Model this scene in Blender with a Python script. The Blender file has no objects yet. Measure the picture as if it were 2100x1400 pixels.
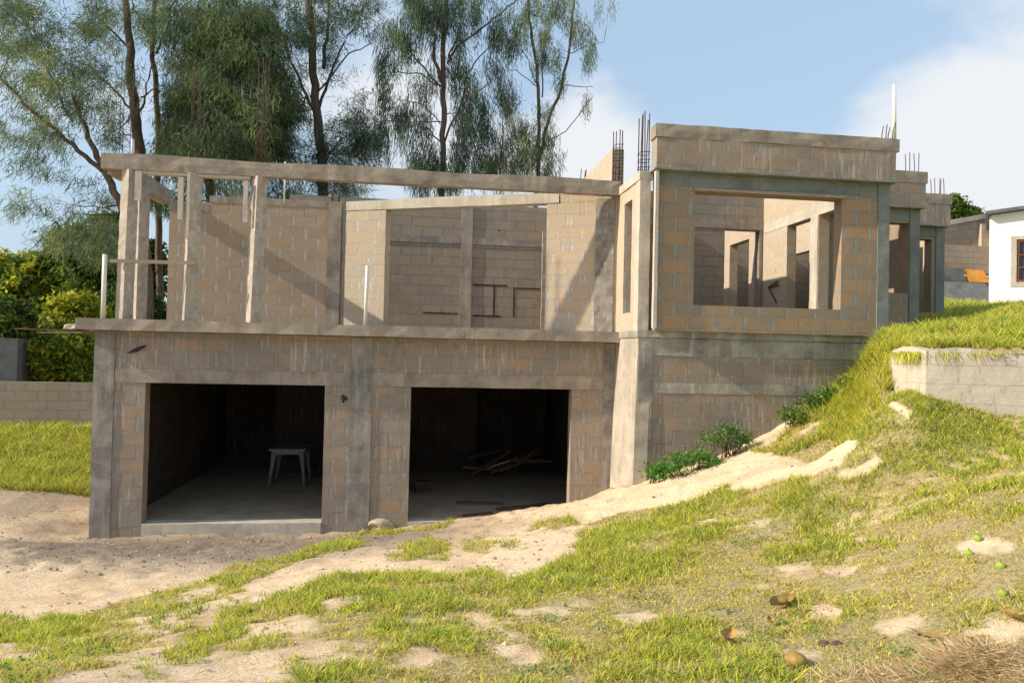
import bpy, math, random
import numpy as np
from mathutils import Vector
random.seed(7); rng=np.random.default_rng(7)
SC=bpy.context.scene; COL=SC.collection
# ------------------------------------------------------------ camera
F=1450.0; YAW=math.atan(190/F); PITCH=math.atan(24/F); ROLL=0.022; EYE=2.75
Fw=np.array([math.sin(YAW)*math.cos(PITCH),math.cos(YAW)*math.cos(PITCH),math.sin(PITCH)])
_r=np.array([math.cos(YAW),-math.sin(YAW),0.0]); _u=np.cross(_r,Fw)
Rr=math.cos(ROLL)*_r+math.sin(ROLL)*_u; Uu=math.cos(ROLL)*_u-math.sin(ROLL)*_r
CAMP=np.array([0,0,EYE])
cd=bpy.data.cameras.new('camera'); cam=bpy.data.objects.new('camera',cd); COL.objects.link(cam); SC.camera=cam
cd.sensor_fit='HORIZONTAL'; cd.sensor_width=36.0; cd.lens=36.0*F/2100; cd.clip_start=0.1; cd.clip_end=3000
from mathutils import Matrix
cam.matrix_world=Matrix(((Rr[0],Uu[0],-Fw[0],0),(Rr[1],Uu[1],-Fw[1],0),(Rr[2],Uu[2],-Fw[2],EYE),(0,0,0,1)))
# ------------------------------------------------------------ world, sun, exposure
SUNV=Vector((-1.0,-0.108,0.59)).normalized()          # towards the sun
SUN_EL=math.asin(SUNV.z); SUN_ROT=math.atan2(SUNV.x,SUNV.y)
W=bpy.data.worlds.new('World'); SC.world=W; W.use_nodes=True
nt=W.node_tree; nt.nodes.clear()
def N(t,kind,**kw):
    n=t.nodes.new(kind)
    for k,v in kw.items():
        if k in n.inputs: n.inputs[k].default_value=v
        else: setattr(n,k,v)
    return n
sky=N(nt,'ShaderNodeTexSky',sky_type='NISHITA',sun_disc=False,sun_elevation=SUN_EL,sun_rotation=SUN_ROT,air_density=1.3,dust_density=2.2,ozone_density=1.2)
tc=N(nt,'ShaderNodeTexCoord')
nz=N(nt,'ShaderNodeTexNoise',Scale=4.6,Detail=10.0,Roughness=0.55,Distortion=0.25)
mp=N(nt,'ShaderNodeMapping'); mp.inputs['Scale'].default_value=(1,1,1.9)
nt.links.new(tc.outputs['Generated'],mp.inputs['Vector']); nt.links.new(mp.outputs[0],nz.inputs['Vector'])
def raydir(px,py):
    d=Fw+Rr*(px-1050)/F+Uu*(700-py)/F; return d/np.linalg.norm(d)
def math_node(op,a,b=None,clamp=False):
    m=N(nt,'ShaderNodeMath',operation=op,use_clamp=clamp)
    for i,v in enumerate((a,b)):
        if v is None: continue
        if isinstance(v,(int,float)): m.inputs[i].default_value=v
        else: nt.links.new(v,m.inputs[i])
    return m.outputs[0]
acc=nz.outputs['Fac']
# cloud banks stand in these directions of the sky: (direction, angular radius, gain)
for (px,py,rad,g) in [(2080,190,0.19,0.33),(1900,330,0.13,0.32),(2150,430,0.10,0.10),(1200,330,0.13,0.30),(800,250,0.20,0.16),(560,120,0.25,0.0),(60,330,0.2,0.03),(1430,60,0.22,-0.14),(1480,280,0.10,-0.12),(1080,60,0.12,-0.05),(1650,100,0.10,-0.10),(1820,40,0.12,-0.05),(2010,400,0.05,-0.12)]:
    d=raydir(px,py)
    vm=N(nt,'ShaderNodeVectorMath',operation='DISTANCE'); nt.links.new(tc.outputs['Generated'],vm.inputs[0]); vm.inputs[1].default_value=tuple(d)
    q=math_node('DIVIDE',vm.outputs['Value'],rad); q=math_node('SUBTRACT',1.0,q,True); q=math_node('MULTIPLY',q,g*1.5)
    acc=math_node('ADD',acc,q)
mr=N(nt,'ShaderNodeMapRange',interpolation_type='SMOOTHSTEP'); nt.links.new(acc,mr.inputs[0])
mr.inputs[1].default_value=0.49; mr.inputs[2].default_value=0.86
mx=N(nt,'ShaderNodeMix',data_type='RGBA'); nt.links.new(mr.outputs[0],mx.inputs[0])
pale=N(nt,'ShaderNodeMix',data_type='RGBA'); pale.inputs[0].default_value=0.5; nt.links.new(sky.outputs[0],pale.inputs[6]); pale.inputs[7].default_value=(6.6,8.9,11.6,1)
nt.links.new(pale.outputs[2],mx.inputs[6]); mx.inputs[7].default_value=(7.9,8.15,8.55,1)
bg=N(nt,'ShaderNodeBackground',Strength=0.095); nt.links.new(mx.outputs[2],bg.inputs[0])
wo=N(nt,'ShaderNodeOutputWorld'); nt.links.new(bg.outputs[0],wo.inputs[0])
sl=bpy.data.lights.new('sun','SUN'); sl.energy=5.0; sl.angle=math.radians(0.6); sl.color=(1.0,0.90,0.74)
so=bpy.data.objects.new('sun',sl); COL.objects.link(so); so.rotation_euler=SUNV.to_track_quat('Z','Y').to_euler(); so.location=(-30,-3,20)
SC.view_settings.view_transform='Standard'; SC.view_settings.look='None'; SC.view_settings.gamma=1; SC.view_settings.exposure=0.2

# ------------------------------------------------------------ helpers
def ray(px,py): return Fw+Rr*(px-1050)/F+Uu*(700-py)/F
def atY(px,py,Y):
    d=ray(px,py); return CAMP+d*(Y/d[1])
def tag(o,label=None,cat=None,group=None,kind=None):
    if label: o['label']=label
    if cat: o['category']=cat
    if group: o['group']=group
    if kind: o['kind']=kind
    return o
def empty(name,loc,label,cat,group=None):
    o=bpy.data.objects.new(name,None); COL.objects.link(o); o.location=loc; o.empty_display_size=.2
    return tag(o,label,cat,group)
def link(name,me,mat,parent=None,smooth=False):
    o=bpy.data.objects.new(name,me); COL.objects.link(o)
    if mat: me.materials.append(mat)
    if parent is not None:
        o.parent=parent; o.location=tuple(-Vector(parent.location))
    if smooth: me.polygons.foreach_set('use_smooth',[True]*len(me.polygons))
    return o
def npmesh(name,V,Fc,k=4,attrs=None,uv=True,tri=False):
    """V (n,3); Fc (m,k) ints"""
    V=np.asarray(V,np.float32); Fc=np.asarray(Fc,np.int32)
    me=bpy.data.meshes.new(name); m,k=Fc.shape
    me.vertices.add(len(V)); me.vertices.foreach_set('co',V.ravel())
    me.loops.add(m*k); me.loops.foreach_set('vertex_index',Fc.ravel())
    me.polygons.add(m); me.polygons.foreach_set('loop_start',np.arange(0,m*k,k,dtype=np.int32)); me.polygons.foreach_set('loop_total',np.full(m,k,np.int32))
    if uv:
        A,B,Cc,D=[V[Fc[:,i]] for i in (0,1,2,k-1)]
        n=np.cross(Cc-A,(D if k==4 else Cc)-B); l=np.linalg.norm(n,axis=1,keepdims=True); n=n/np.maximum(l,1e-9)
        hor=np.abs(n[:,2])>0.8
        # snap nearly axis-aligned normals
        t=np.stack([-n[:,1],n[:,0]],1); tl=np.linalg.norm(t,axis=1,keepdims=True); t=t/np.maximum(tl,1e-9)
        sgn=np.where(np.abs(t[:,0:1])>.3,np.sign(t[:,0:1]),np.sign(t[:,1:2])); t=t*sgn
        ax=np.abs(t[:,0])>.993; t[ax]=(1,0); ay=np.abs(t[:,1])>.993; t[ay]=(0,1)
        P=V[Fc]
        u=np.where(hor[:,None],P[:,:,0],P[:,:,0]*t[:,0:1]+P[:,:,1]*t[:,1:2]); v=np.where(hor[:,None],P[:,:,1],P[:,:,2])
        l=me.uv_layers.new(name='uv'); l.data.foreach_set('uv',np.stack([u,v],2).astype(np.float32).ravel())
    if attrs:
        for an,arr in attrs.items():
            if arr.ndim==2:
                a=me.attributes.new(an,'FLOAT_COLOR','POINT'); c=np.ones((len(V),4),np.float32); c[:,:3]=arr; a.data.foreach_set('color',c.ravel())
            else:
                a=me.attributes.new(an,'FLOAT','POINT'); a.data.foreach_set('value',arr.astype(np.float32))
    me.polygons.foreach_set('use_smooth',np.zeros(len(Fc),bool)); me.update(calc_edges=True); me.validate(); return me
def vnoise(x,y,s,seed=0):
    """smooth value noise in [-1,1]"""
    x=np.asarray(x)*s; y=np.asarray(y)*s
    xi=np.floor(x).astype(np.int64); yi=np.floor(y).astype(np.int64); fx=x-xi; fy=y-yi
    fx=fx*fx*(3-2*fx); fy=fy*fy*(3-2*fy)
    def h(a,b):
        v=(a*374761393+b*668265263+seed*1442695041)&0xffffffff; v=((v^(v>>13))*1274126177)&0xffffffff
        return ((v^(v>>16))&0xffff)/32767.5-1
    return (h(xi,yi)*(1-fx)+h(xi+1,yi)*fx)*(1-fy)+(h(xi,yi+1)*(1-fx)+h(xi+1,yi+1)*fx)*fy
def fbm(x,y,s,o=4,seed=0):
    r=0;a=1;t=0
    for i in range(o): r=r+a*vnoise(x,y,s*2**i,seed+i*17); t+=a; a*=.5
    return r/t
def wall(name,p0,p1,z0,z1,th,mat,parent,op=(),jit=.003,seg=.3,top=None,edge=.0,label=None,bat=None):
    """front face runs p0->p1; thickness to the left of that direction; op = [(u0,u1,z0,z1)]"""
    p0=np.array(p0,float);p1=np.array(p1,float);L=np.linalg.norm(p1-p0);d=(p1-p0)/L;nrm=np.array([-d[1],d[0]])
    def br(a,b,ex):
        s=sorted({round(a,4),round(b,4)}|{round(e,4) for e in ex if a<e<b}); out=[]
        for i in range(len(s)-1):
            n=max(1,int(math.ceil((s[i+1]-s[i])/seg))); out+=[s[i]+(s[i+1]-s[i])*k/n for k in range(n)]
        return out+[s[-1]]
    us=br(0,L,[e for o in op for e in o[:2]]); zs=br(z0,z1,[e for o in op for e in o[2:]])
    nu,nz_=len(us),len(zs)
    sol=np.ones((nu-1,nz_-1),bool)
    for i in range(nu-1):
        for j in range(nz_-1):
            cu=(us[i]+us[i+1])/2;cz=(zs[j]+zs[j+1])/2
            if any(o[0]<cu<o[1] and o[2]<cz<o[3] for o in op): sol[i,j]=False
    r=random.Random(hash((round(p0[0],3),round(p0[1],3),z0,L)) if False else int(abs(p0[0]*911+p0[1]*577+z0*131+L*37)*100))
    V=[];idx={}
    def vid(i,j,s):
        k=(i,j,s)
        if k in idx: return idx[k]
        u,z=us[i],zs[j]
        if top is not None and j==nz_-1: z=z+top(u)
        ju=r.uniform(-1,1)*jit; jz=r.uniform(-1,1)*jit; jn=r.uniform(-1,1)*jit*.7
        if edge and (i in(0,nu-1) or j in(0,nz_-1)):
            e=r.random()**2*edge; jn+= e if s==0 else -e
        if bat: 
            bu,bn=bat(u,z); u+=bu; jn+=bn
        off=(0 if s==0 else th)+jn
        p=p0+d*(u+ju)+nrm*off; V.append((p[0],p[1],z+jz)); idx[k]=len(V)-1; return idx[k]
    Fc=[]
    for i in range(nu-1):
        for j in range(nz_-1):
            if not sol[i,j]: continue
            Fc.append((vid(i,j,0),vid(i+1,j,0),vid(i+1,j+1,0),vid(i,j+1,0)))
            Fc.append((vid(i+1,j,1),vid(i,j,1),vid(i,j+1,1),vid(i+1,j+1,1)))
            if i==0 or not sol[i-1,j]: Fc.append((vid(i,j,1),vid(i,j,0),vid(i,j+1,0),vid(i,j+1,1)))
            if i==nu-2 or not sol[i+1,j]: Fc.append((vid(i+1,j,0),vid(i+1,j,1),vid(i+1,j+1,1),vid(i+1,j+1,0)))
            if j==0 or not sol[i,j-1]: Fc.append((vid(i,j,1),vid(i+1,j,1),vid(i+1,j,0),vid(i,j,0)))
            if j==nz_-2 or not sol[i,j+1]: Fc.append((vid(i,j+1,0),vid(i+1,j+1,0),vid(i+1,j+1,1),vid(i,j+1,1)))
    o=link(name,npmesh(name,V,Fc),mat,parent)
    if label: o['label']=label
    return o
def box(name,x0,x1,y0,y1,z0,z1,mat,parent,**kw):
    return wall(name,(x0,y0),(x1,y0),z0,z1,y1-y0,mat,parent,**kw)
def tubes(segs,n=6):
    """segs: list of (polyline pts, radii) -> V,F"""
    V=[];Fc=[]
    for pts,rad in segs:
        pts=[np.array(p,float) for p in pts]; base=len(V)
        if np.isscalar(rad): rad=[rad]*len(pts)
        for i,p in enumerate(pts):
            t=pts[min(i+1,len(pts)-1)]-pts[max(i-1,0)]; t=t/max(np.linalg.norm(t),1e-9)
            a=np.cross(t,(0,0,1) if abs(t[2])<.9 else (1,0,0)); a/=np.linalg.norm(a); b=np.cross(t,a)
            for k in range(n):
                w=2*math.pi*k/n; V.append(p+(a*math.cos(w)+b*math.sin(w))*rad[i])
        for i in range(len(pts)-1):
            for k in range(n):
                k2=(k+1)%n; Fc.append((base+i*n+k,base+i*n+k2,base+(i+1)*n+k2,base+(i+1)*n+k))
        for e in (0,len(pts)-1):
            c=len(V); V.append(pts[e])
            for k in range(0,n,1):
                k2=(k+1)%n; q=(c,base+e*n+k2,base+e*n+k,c)
                Fc.append((q[0],q[1],q[2],q[2]) if False else (c,base+e*n+(k2 if e==0 else k),base+e*n+(k if e==0 else k2),c))
    # caps are triangles stored as degenerate quads: split
    quads=[f for f in Fc if f[0]!=f[3]]; tris=[f[:3] for f in Fc if f[0]==f[3]]
    return V,quads,tris
def tube_obj(name,segs,mat,parent=None,n=6,smooth=True,loc=None):
    V,q,t=tubes(segs,n); me=bpy.data.meshes.new(name); 
    if loc is not None: V=[np.array(v)-np.array(loc) for v in V]
    me.from_pydata([tuple(v) for v in V],[],q+t); me.update(); o=link(name,me,mat,parent,smooth)
    if loc is not None: o.location=loc
    return o

# ------------------------------------------------------------ materials
def newmat(name,rough=.9,spec=.25):
    m=bpy.data.materials.new(name); m.use_nodes=True; t=m.node_tree; b=t.nodes['Principled BSDF']
    b.inputs['Roughness'].default_value=rough; b.inputs['Specular IOR Level'].default_value=spec; return m,t,b
def ramp(t,stops,src=None,interp='LINEAR'):
    r=N(t,'ShaderNodeValToRGB'); cr=r.color_ramp; cr.interpolation=interp
    while len(cr.elements)<len(stops): cr.elements.new(.5)
    for e,(p,c) in zip(cr.elements,stops): e.position=p; e.color=(*c,1) if len(c)==3 else c
    if src is not None: t.links.new(src,r.inputs[0])
    return r.outputs[0]
def mixc(t,fac,a,b,bt='MIX'):
    m=N(t,'ShaderNodeMix',data_type='RGBA',blend_type=bt)
    for i,v in ((0,fac),(6,a),(7,b)):
        if isinstance(v,(int,float)): m.inputs[i].default_value=v
        elif isinstance(v,tuple): m.inputs[i].default_value=(*v,1)
        else: t.links.new(v,m.inputs[i])
    return m.outputs[2]
def mth(t,op,a,b=0,clamp=False):
    m=N(t,'ShaderNodeMath',operation=op,use_clamp=clamp)
    for i,v in enumerate((a,b)):
        if isinstance(v,(int,float)): m.inputs[i].default_value=v
        else: t.links.new(v,m.inputs[i])
    return m.outputs[0]
def noise(t,vec,scale,detail=4,rough=.6,dist=0,sc=None):
    if sc: mpn=N(t,'ShaderNodeMapping'); mpn.inputs['Scale'].default_value=sc; t.links.new(vec,mpn.inputs[0]); vec=mpn.outputs[0]
    n=N(t,'ShaderNodeTexNoise',Scale=scale,Detail=detail,Roughness=rough,Distortion=dist); t.links.new(vec,n.inputs['Vector']); return n
def bump(t,b,h,strength,dist=.02,prev=None):
    n=N(t,'ShaderNodeBump',Strength=strength,Distance=dist); t.links.new(h,n.inputs['Height'])
    if prev is not None: t.links.new(prev,n.inputs['Normal'])
    t.links.new(n.outputs[0],b.inputs['Normal']); return n.outputs[0]
def masonry(name,tones,mortar,smear=.45,streak=.3,off=(0,0),dark=1.0,joint=.017,grime=(.17,.16,.15)):
    m,t,b=newmat(name,.95,.15); uv=N(t,'ShaderNodeUVMap',uv_map='uv').outputs[0]
    mpn=N(t,'ShaderNodeMapping'); mpn.inputs['Location'].default_value=(off[0],off[1],0); t.links.new(uv,mpn.inputs[0]); uvo=mpn.outputs[0]
    w=noise(t,uvo,2.3,5,.6); wv=N(t,'ShaderNodeVectorMath',operation='MULTIPLY_ADD'); t.links.new(w.outputs['Color'],wv.inputs[0]); wv.inputs[1].default_value=(.05,.035,0); t.links.new(uvo,wv.inputs[2])
    w2=noise(t,uvo,22,3,.6); wv2=N(t,'ShaderNodeVectorMath',operation='MULTIPLY_ADD'); t.links.new(w2.outputs['Color'],wv2.inputs[0]); wv2.inputs[1].default_value=(.014,.014,0); t.links.new(wv.outputs[0],wv2.inputs[2])
    br=N(t,'ShaderNodeTexBrick',offset=.5,squash=1.0); sq=N(t,'ShaderNodeMapping'); sq.inputs['Scale'].default_value=(.34,1,1); t.links.new(wv2.outputs[0],sq.inputs[0]); t.links.new(sq.outputs[0],br.inputs['Vector'])
    br.inputs['Color1'].default_value=(0,0,0,1); br.inputs['Color2'].default_value=(1,1,1,1); br.inputs['Mortar'].default_value=(.5,.5,.5,1)
    for k,v in {'Scale':1.0,'Mortar Size':joint*.56,'Mortar Smooth':.15,'Bias':0.0,'Brick Width':.1462,'Row Height':.2}.items(): br.inputs[k].default_value=v
    n=len(tones); col=ramp(t,[(i/(n-1),c) for i,c in enumerate(tones)],br.outputs['Color'])
    fine=noise(t,uvo,38,6,.7); col=mixc(t,.5,col,ramp(t,[(.25,(.55,.55,.55)),(.75,(1.35,1.33,1.3))],fine.outputs['Fac']),'MULTIPLY')
    # mortar smeared over the block faces
    sm=noise(t,uvo,5.5,8,.72,.4); smf=ramp(t,[(.5-.12*1,(0,0,0)),(.72,(1,1,1))],sm.outputs['Fac'])
    smv=mth(t,'MULTIPLY',smf,smear)
    mcol=mixc(t,.6,mortar,ramp(t,[(.3,(.6,.6,.6)),(.7,(1.3,1.3,1.3))],noise(t,uvo,9,6,.7).outputs['Fac']),'MULTIPLY')
    mf=mth(t,'MULTIPLY',br.outputs['Fac'],ramp(t,[(.36,(.2,.2,.2)),(.5,(1,1,1))],noise(t,uvo,3.1,4,.6).outputs['Fac']))
    fac=mth(t,'MAXIMUM',mf,smv,True)
    col=mixc(t,fac,col,mcol)
    # open joints: thin dark gaps at some block edges
    gp=ramp(t,[(.02,(0,0,0)),(.2,(1,1,1)),(.55,(1,1,1)),(.8,(0,0,0))],br.outputs['Fac']); gm_=ramp(t,[(.56,(0,0,0)),(.62,(1,1,1))],noise(t,uvo,2.7,3,.5,0,(1,2.5,1)).outputs['Fac'])
    col=mixc(t,mth(t,'MULTIPLY',mth(t,'MULTIPLY',gp,gm_),.7),col,(.09,.07,.055))
    # dribbles of cement wash
    st=noise(t,uvo,1,6,.7,0,(22,1.3,1)); stf=ramp(t,[(.54,(0,0,0)),(.62,(1,1,1))],st.outputs['Fac'])
    zone=ramp(t,[(.42,(0,0,0)),(.6,(1,1,1))],noise(t,uvo,1.1,2,.5).outputs['Fac'])
    col=mixc(t,mth(t,'MULTIPLY',mth(t,'MULTIPLY',stf,zone),streak),col,(.52,.49,.45))
    # damp grime
    gr=ramp(t,[(.45,(0,0,0)),(.75,(1,1,1))],noise(t,uvo,.8,7,.65,.5,(1,.6,1)).outputs['Fac'])
    col=mixc(t,mth(t,'MULTIPLY',gr,.45*dark),col,grime)
    # putlog holes
    vo=N(t,'ShaderNodeTexVoronoi',Scale=1.15,Randomness=.8); t.links.new(uvo,vo.inputs['Vector'])
    hole=ramp(t,[(.022,(1,1,1)),(.032,(0,0,0))],vo.outputs['Distance']); col=mixc(t,hole,col,(.05,.03,.02))
    hs_=N(t,'ShaderNodeHueSaturation',Saturation=1.03,Hue=.501); t.links.new(col,hs_.inputs['Color']); t.links.new(hs_.outputs[0],b.inputs['Base Color'])
    h=mth(t,'SUBTRACT',1.0,mth(t,'MULTIPLY',br.outputs['Fac'],.8)); n1=bump(t,b,h,1.0,.026)
    n2=bump(t,b,mth(t,'ADD',fine.outputs['Fac'],mth(t,'MULTIPLY',sm.outputs['Fac'],1.6)),.5,.010,n1)
    return m
def concrete(name,base,var=.35,dark=(.13,.125,.115),streak=.35,warm=None,bstr=.5,stain=.5):
    m,t,b=newmat(name,.92,.2); uv=N(t,'ShaderNodeUVMap',uv_map='uv').outputs[0]
    a=noise(t,uv,2.2,8,.68,.3); f=noise(t,uv,45,5,.7)
    lo=tuple(c*(1-var) for c in base); hi=tuple(min(1,c*(1+var)) for c in base)
    col=ramp(t,[(.3,lo),(.7,hi)],a.outputs['Fac'])
    col=mixc(t,.45,col,ramp(t,[(.3,(.6,.6,.6)),(.7,(1.3,1.3,1.3))],f.outputs['Fac']),'MULTIPLY')
    st=noise(t,uv,1,5,.6,0,(9,.8,1)); stf=ramp(t,[(.52,(0,0,0)),(.7,(1,1,1))],st.outputs['Fac']); col=mixc(t,mth(t,'MULTIPLY',stf,streak),col,tuple(min(1,c*1.7) for c in base))
    dk=ramp(t,[(.5,(0,0,0)),(.72,(1,1,1))],noise(t,uv,1.5,7,.7,.6).outputs['Fac']); col=mixc(t,mth(t,'MULTIPLY',dk,stain),col,dark)
    # board-mark lines of the formwork
    wv=N(t,'ShaderNodeTexWave',bands_direction='Y',Scale=1.55,Distortion=1.2,Detail=3.0); t.links.new(uv,wv.inputs['Vector'])
    pit=N(t,'ShaderNodeTexVoronoi',Scale=26.0); t.links.new(uv,pit.inputs['Vector']); pf=ramp(t,[(.10,(0,0,0)),(.2,(1,1,1))],pit.outputs['Distance'])
    bl=ramp(t,[(.0,(1,1,1)),(.035,(0,0,0))],wv.outputs['Fac']); col=mixc(t,mth(t,'MULTIPLY',bl,.08),col,dark)
    col=mixc(t,mth(t,'MULTIPLY',mth(t,'SUBTRACT',1.0,pf),.5),col,dark)
    t.links.new(col,b.inputs['Base Color'])
    n1=bump(t,b,mth(t,'ADD',mth(t,'ADD',a.outputs['Fac'],mth(t,'MULTIPLY',f.outputs['Fac'],.5)),mth(t,'MULTIPLY',wv.outputs['Fac'],.14)),bstr,.025)
    bump(t,b,pf,.25,.006,n1); return m
TAN=[(.30,.185,.115),(.40,.255,.16),(.47,.32,.21),(.36,.29,.22),(.43,.235,.115)]
M={}
M['brick_up']=masonry('block_masonry',[(.40,.295,.205),(.44,.325,.225),(.43,.295,.19),(.38,.295,.215),(.45,.34,.235)],(.43,.405,.365),.32,.25,(.1,.06),.35)
M['brick_win']=masonry('orange_block_masonry',[(.38,.255,.155),(.31,.235,.16),(.42,.265,.15),(.30,.23,.165),(.40,.25,.145)],(.295,.29,.255),.34,.3,(.23,.02),.4,.019)
M['brick_low']=masonry('grimy_block_masonry',[(.30,.23,.17),(.36,.27,.20),(.27,.23,.19),(.39,.26,.175),(.31,.25,.20)],(.335,.31,.27),.5,.8,(.37,.1),1.25,.019,grime=(.15,.145,.135))
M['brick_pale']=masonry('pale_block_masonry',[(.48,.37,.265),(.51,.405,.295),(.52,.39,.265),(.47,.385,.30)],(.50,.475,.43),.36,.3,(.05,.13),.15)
M['brick_shade']=masonry('shaded_block_masonry',[(.07,.05,.04),(.09,.065,.05),(.06,.05,.04)],(.07,.065,.06),.5,.2,(0,0),.5)  # block masonry darkened: the garage shade is put into its colour
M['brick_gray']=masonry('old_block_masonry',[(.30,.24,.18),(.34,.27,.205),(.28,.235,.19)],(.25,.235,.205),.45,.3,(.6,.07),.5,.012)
M['conc']=concrete('cast_concrete',(.33,.275,.22),.38)
M['conc_lt']=concrete('pale_cast_concrete',(.50,.45,.37),.22,(.26,.23,.19),.3,stain=.35)
M['conc_dk']=concrete('damp_concrete',(.27,.245,.215),.45,(.08,.08,.078),.6,stain=.75)
M['conc_gr']=concrete('greenish_concrete',(.22,.235,.205),.28,(.10,.115,.10),.25,stain=.5)
M['conc_band']=concrete('rough_band_concrete',(.33,.31,.265),.4,(.12,.12,.11),.6,bstr=.9,stain=.6)
M['conc_mid']=concrete('mid_rendered_concrete',(.44,.38,.31),.3,(.2,.17,.14),.35,stain=.45)  # even mid tone between the cast and the pale concrete
M['conc_blk']=concrete('dark_render',(.12,.12,.12),.3,(.06,.06,.06),.2)
M['floor']=concrete('screed',(.44,.335,.24),.22,(.17,.15,.13),.1,stain=.4)
M['ret']=masonry('weathered_block_render',[(.54,.48,.40),(.57,.51,.43),(.52,.46,.38)],(.50,.44,.36),.95,.6,(.1,.05),.75,.007,grime=(.30,.22,.15))
def plain(name,c,rough=.7,var=.2,scale=12,spec=.3,bs=.2,metal=0):
    m,t,b=newmat(name,rough,spec); tcn=N(t,'ShaderNodeTexCoord').outputs['Object']; n=noise(t,tcn,scale,5,.6)
    t.links.new(ramp(t,[(.3,tuple(x*(1-var) for x in c)),(.7,tuple(min(1,x*(1+var)) for x in c))],n.outputs['Fac']),b.inputs['Base Color'])
    b.inputs['Metallic'].default_value=metal; bump(t,b,n.outputs['Fac'],bs,.01); return m
M['rust']=plain('rusty_steel',(.085,.05,.045),.85,.5,30)
M['pvc']=plain('white_plastic',(.72,.70,.64),.45,.08,6,.4,.02)
M['shaded_plastic']=plain('shaded_white_plastic',(.26,.25,.235),.5,.1,6,.4,.02)  # white plastic darkened: the dimness of the garage is in the colour
M['chase']=plain('dark_conduit_chase',(.06,.035,.03),.95,.5,30)
M['stone']=plain('pale_stone',(.48,.38,.30),.9,.25,8,.2,.8)
M['whitewash']=plain('whitewashed_render',(.83,.83,.82),.85,.04,3,.2,.1)
M['roofsheet']=plain('grey_roof_sheet',(.14,.13,.15),.6,.3,5)
M['orange']=plain('orange_painted_panel',(.55,.25,.04),.6,.25,4)
M['darksheet']=plain('dark_corrugated_sheet',(.10,.11,.12),.5,.4,4,.4,.3)
M['fruit']=plain('green_fruit_skin',(.30,.38,.06),.65,.4,60,.25,.3)
M['deadleaf']=plain('dead_leaf',(.34,.22,.06),.6,.35,25,.3,.4)
M['glassdark']=plain('dark_window_glass',(.05,.05,.06),.15,.2,4,.5,0)
M['redwood']=plain('red_brown_frame',(.20,.07,.04),.6,.3,20)
def woodmat(name,c,var=.35):
    m,t,b=newmat(name,.85,.2); o=N(t,'ShaderNodeTexCoord').outputs['Object']; n=noise(t,o,6,6,.65,.4,(1,14,14))
    t.links.new(ramp(t,[(.3,tuple(x*(1-var) for x in c)),(.7,tuple(min(1,x*(1+var)) for x in c))],n.outputs['Fac']),b.inputs['Base Color']); bump(t,b,n.outputs['Fac'],.4,.01); return m
M['wood']=woodmat('weathered_wood',(.34,.27,.20)); M['wood_dk']=woodmat('old_dark_wood',(.13,.08,.06)); M['wood_pale']=woodmat('pale_board',(.52,.45,.38),.2)
def barkmat(name,c):
    m,t,b=newmat(name,.95,.1); o=N(t,'ShaderNodeTexCoord').outputs['Object']; n=noise(t,o,3,8,.7,.3,(3,3,.6))
    t.links.new(ramp(t,[(.3,tuple(x*.5 for x in c)),(.7,tuple(x*1.5 for x in c))],n.outputs['Fac']),b.inputs['Base Color']); bump(t,b,n.outputs['Fac'],.9,.05); return m
M['bark']=barkmat('grey_brown_bark',(.16,.115,.085))
def leafmat(name,trans=.35,rough=.6):
    m,t,b=newmat(name,rough,.2); a=N(t,'ShaderNodeAttribute',attribute_name='col'); t.links.new(a.outputs['Color'],b.inputs['Base Color'])
    tr=N(t,'ShaderNodeBsdfTranslucent'); t.links.new(a.outputs['Color'],tr.inputs[0]); ms=N(t,'ShaderNodeMixShader'); ms.inputs[0].default_value=trans
    t.links.new(b.outputs[0],ms.inputs[1]); t.links.new(tr.outputs[0],ms.inputs[2]); t.links.new(ms.outputs[0],t.nodes['Material Output'].inputs[0]); return m
M['leaf']=leafmat('leaf',.38); M['needle']=leafmat('needle_foliage',.3,.7); M['grass']=leafmat('grass_blade',.4,.55); M['straw']=leafmat('dry_straw',.2,.8)

# ------------------------------------------------------------ terrain
CP=[ # photo column, row and the distance along Y at which the ground is met there
(0,1400,3.5),(0,1330,4.9),(0,1260,6.6),(0,1120,9),(0,1000,13),(0,878,16.5),(190,874,16.5),(100,940,14.6),(187,1108,11),(300,1100,11),(300,1220,6.9),(300,1330,4.7),(300,1400,3.5),
(500,1096,11),(720,1090,11),(835,1078,11),(600,1135,9),(700,1400,3.5),(700,1250,5.1),(700,1180,6.5),(720,1118,9.0),(450,1180,7.6),
(1050,1400,3.45),(1050,1250,4.9),(1050,1150,6.8),(1050,1100,8.3),(1050,1066,10),(1000,1056,10.9),(1170,1031,10.9),(1130,1036,10.6),(1250,1004,11),(1250,1058,8.6),(1200,1150,6.2),
(1330,985,9.75),(1500,925,9.7),(1640,853,9.7),(1800,742,9.7),(1640,950,7.8),(1560,1000,7.6),(1750,930,7.6),(1700,908,8.15),(1745,898,8.0),(1400,1100,6.3),(1400,1400,3.3),(1400,1035,8.2),(1400,1250,4.5),
(1700,1100,5.6),(1700,1400,3.1),(1750,1250,4.0),(1900,950,6.0),(1780,858,8.3),(1700,880,8.6),
(2100,1400,2.8),(2100,1200,3.5),(2100,1000,4.7),(2100,872,6.4),(1990,868,6.55),(1900,820,6.8),(1822,808,7.45),(1825,830,6.9)]
WP=[tuple(atY(*c)) for c in CP]
WP+=[(0,0,1.15),(-5,0,.9),(5,0,1.5),(-12,6,.1),(-12,-5,.6),(12,-5,1.6),(10,4,1.9),(12,7,2.3),(-14,14,.3),(-9,12,0.0),(-20,20,.9),(-40,40,2),(-4,16.5,.6),(0,-12,1.2)]
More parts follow.
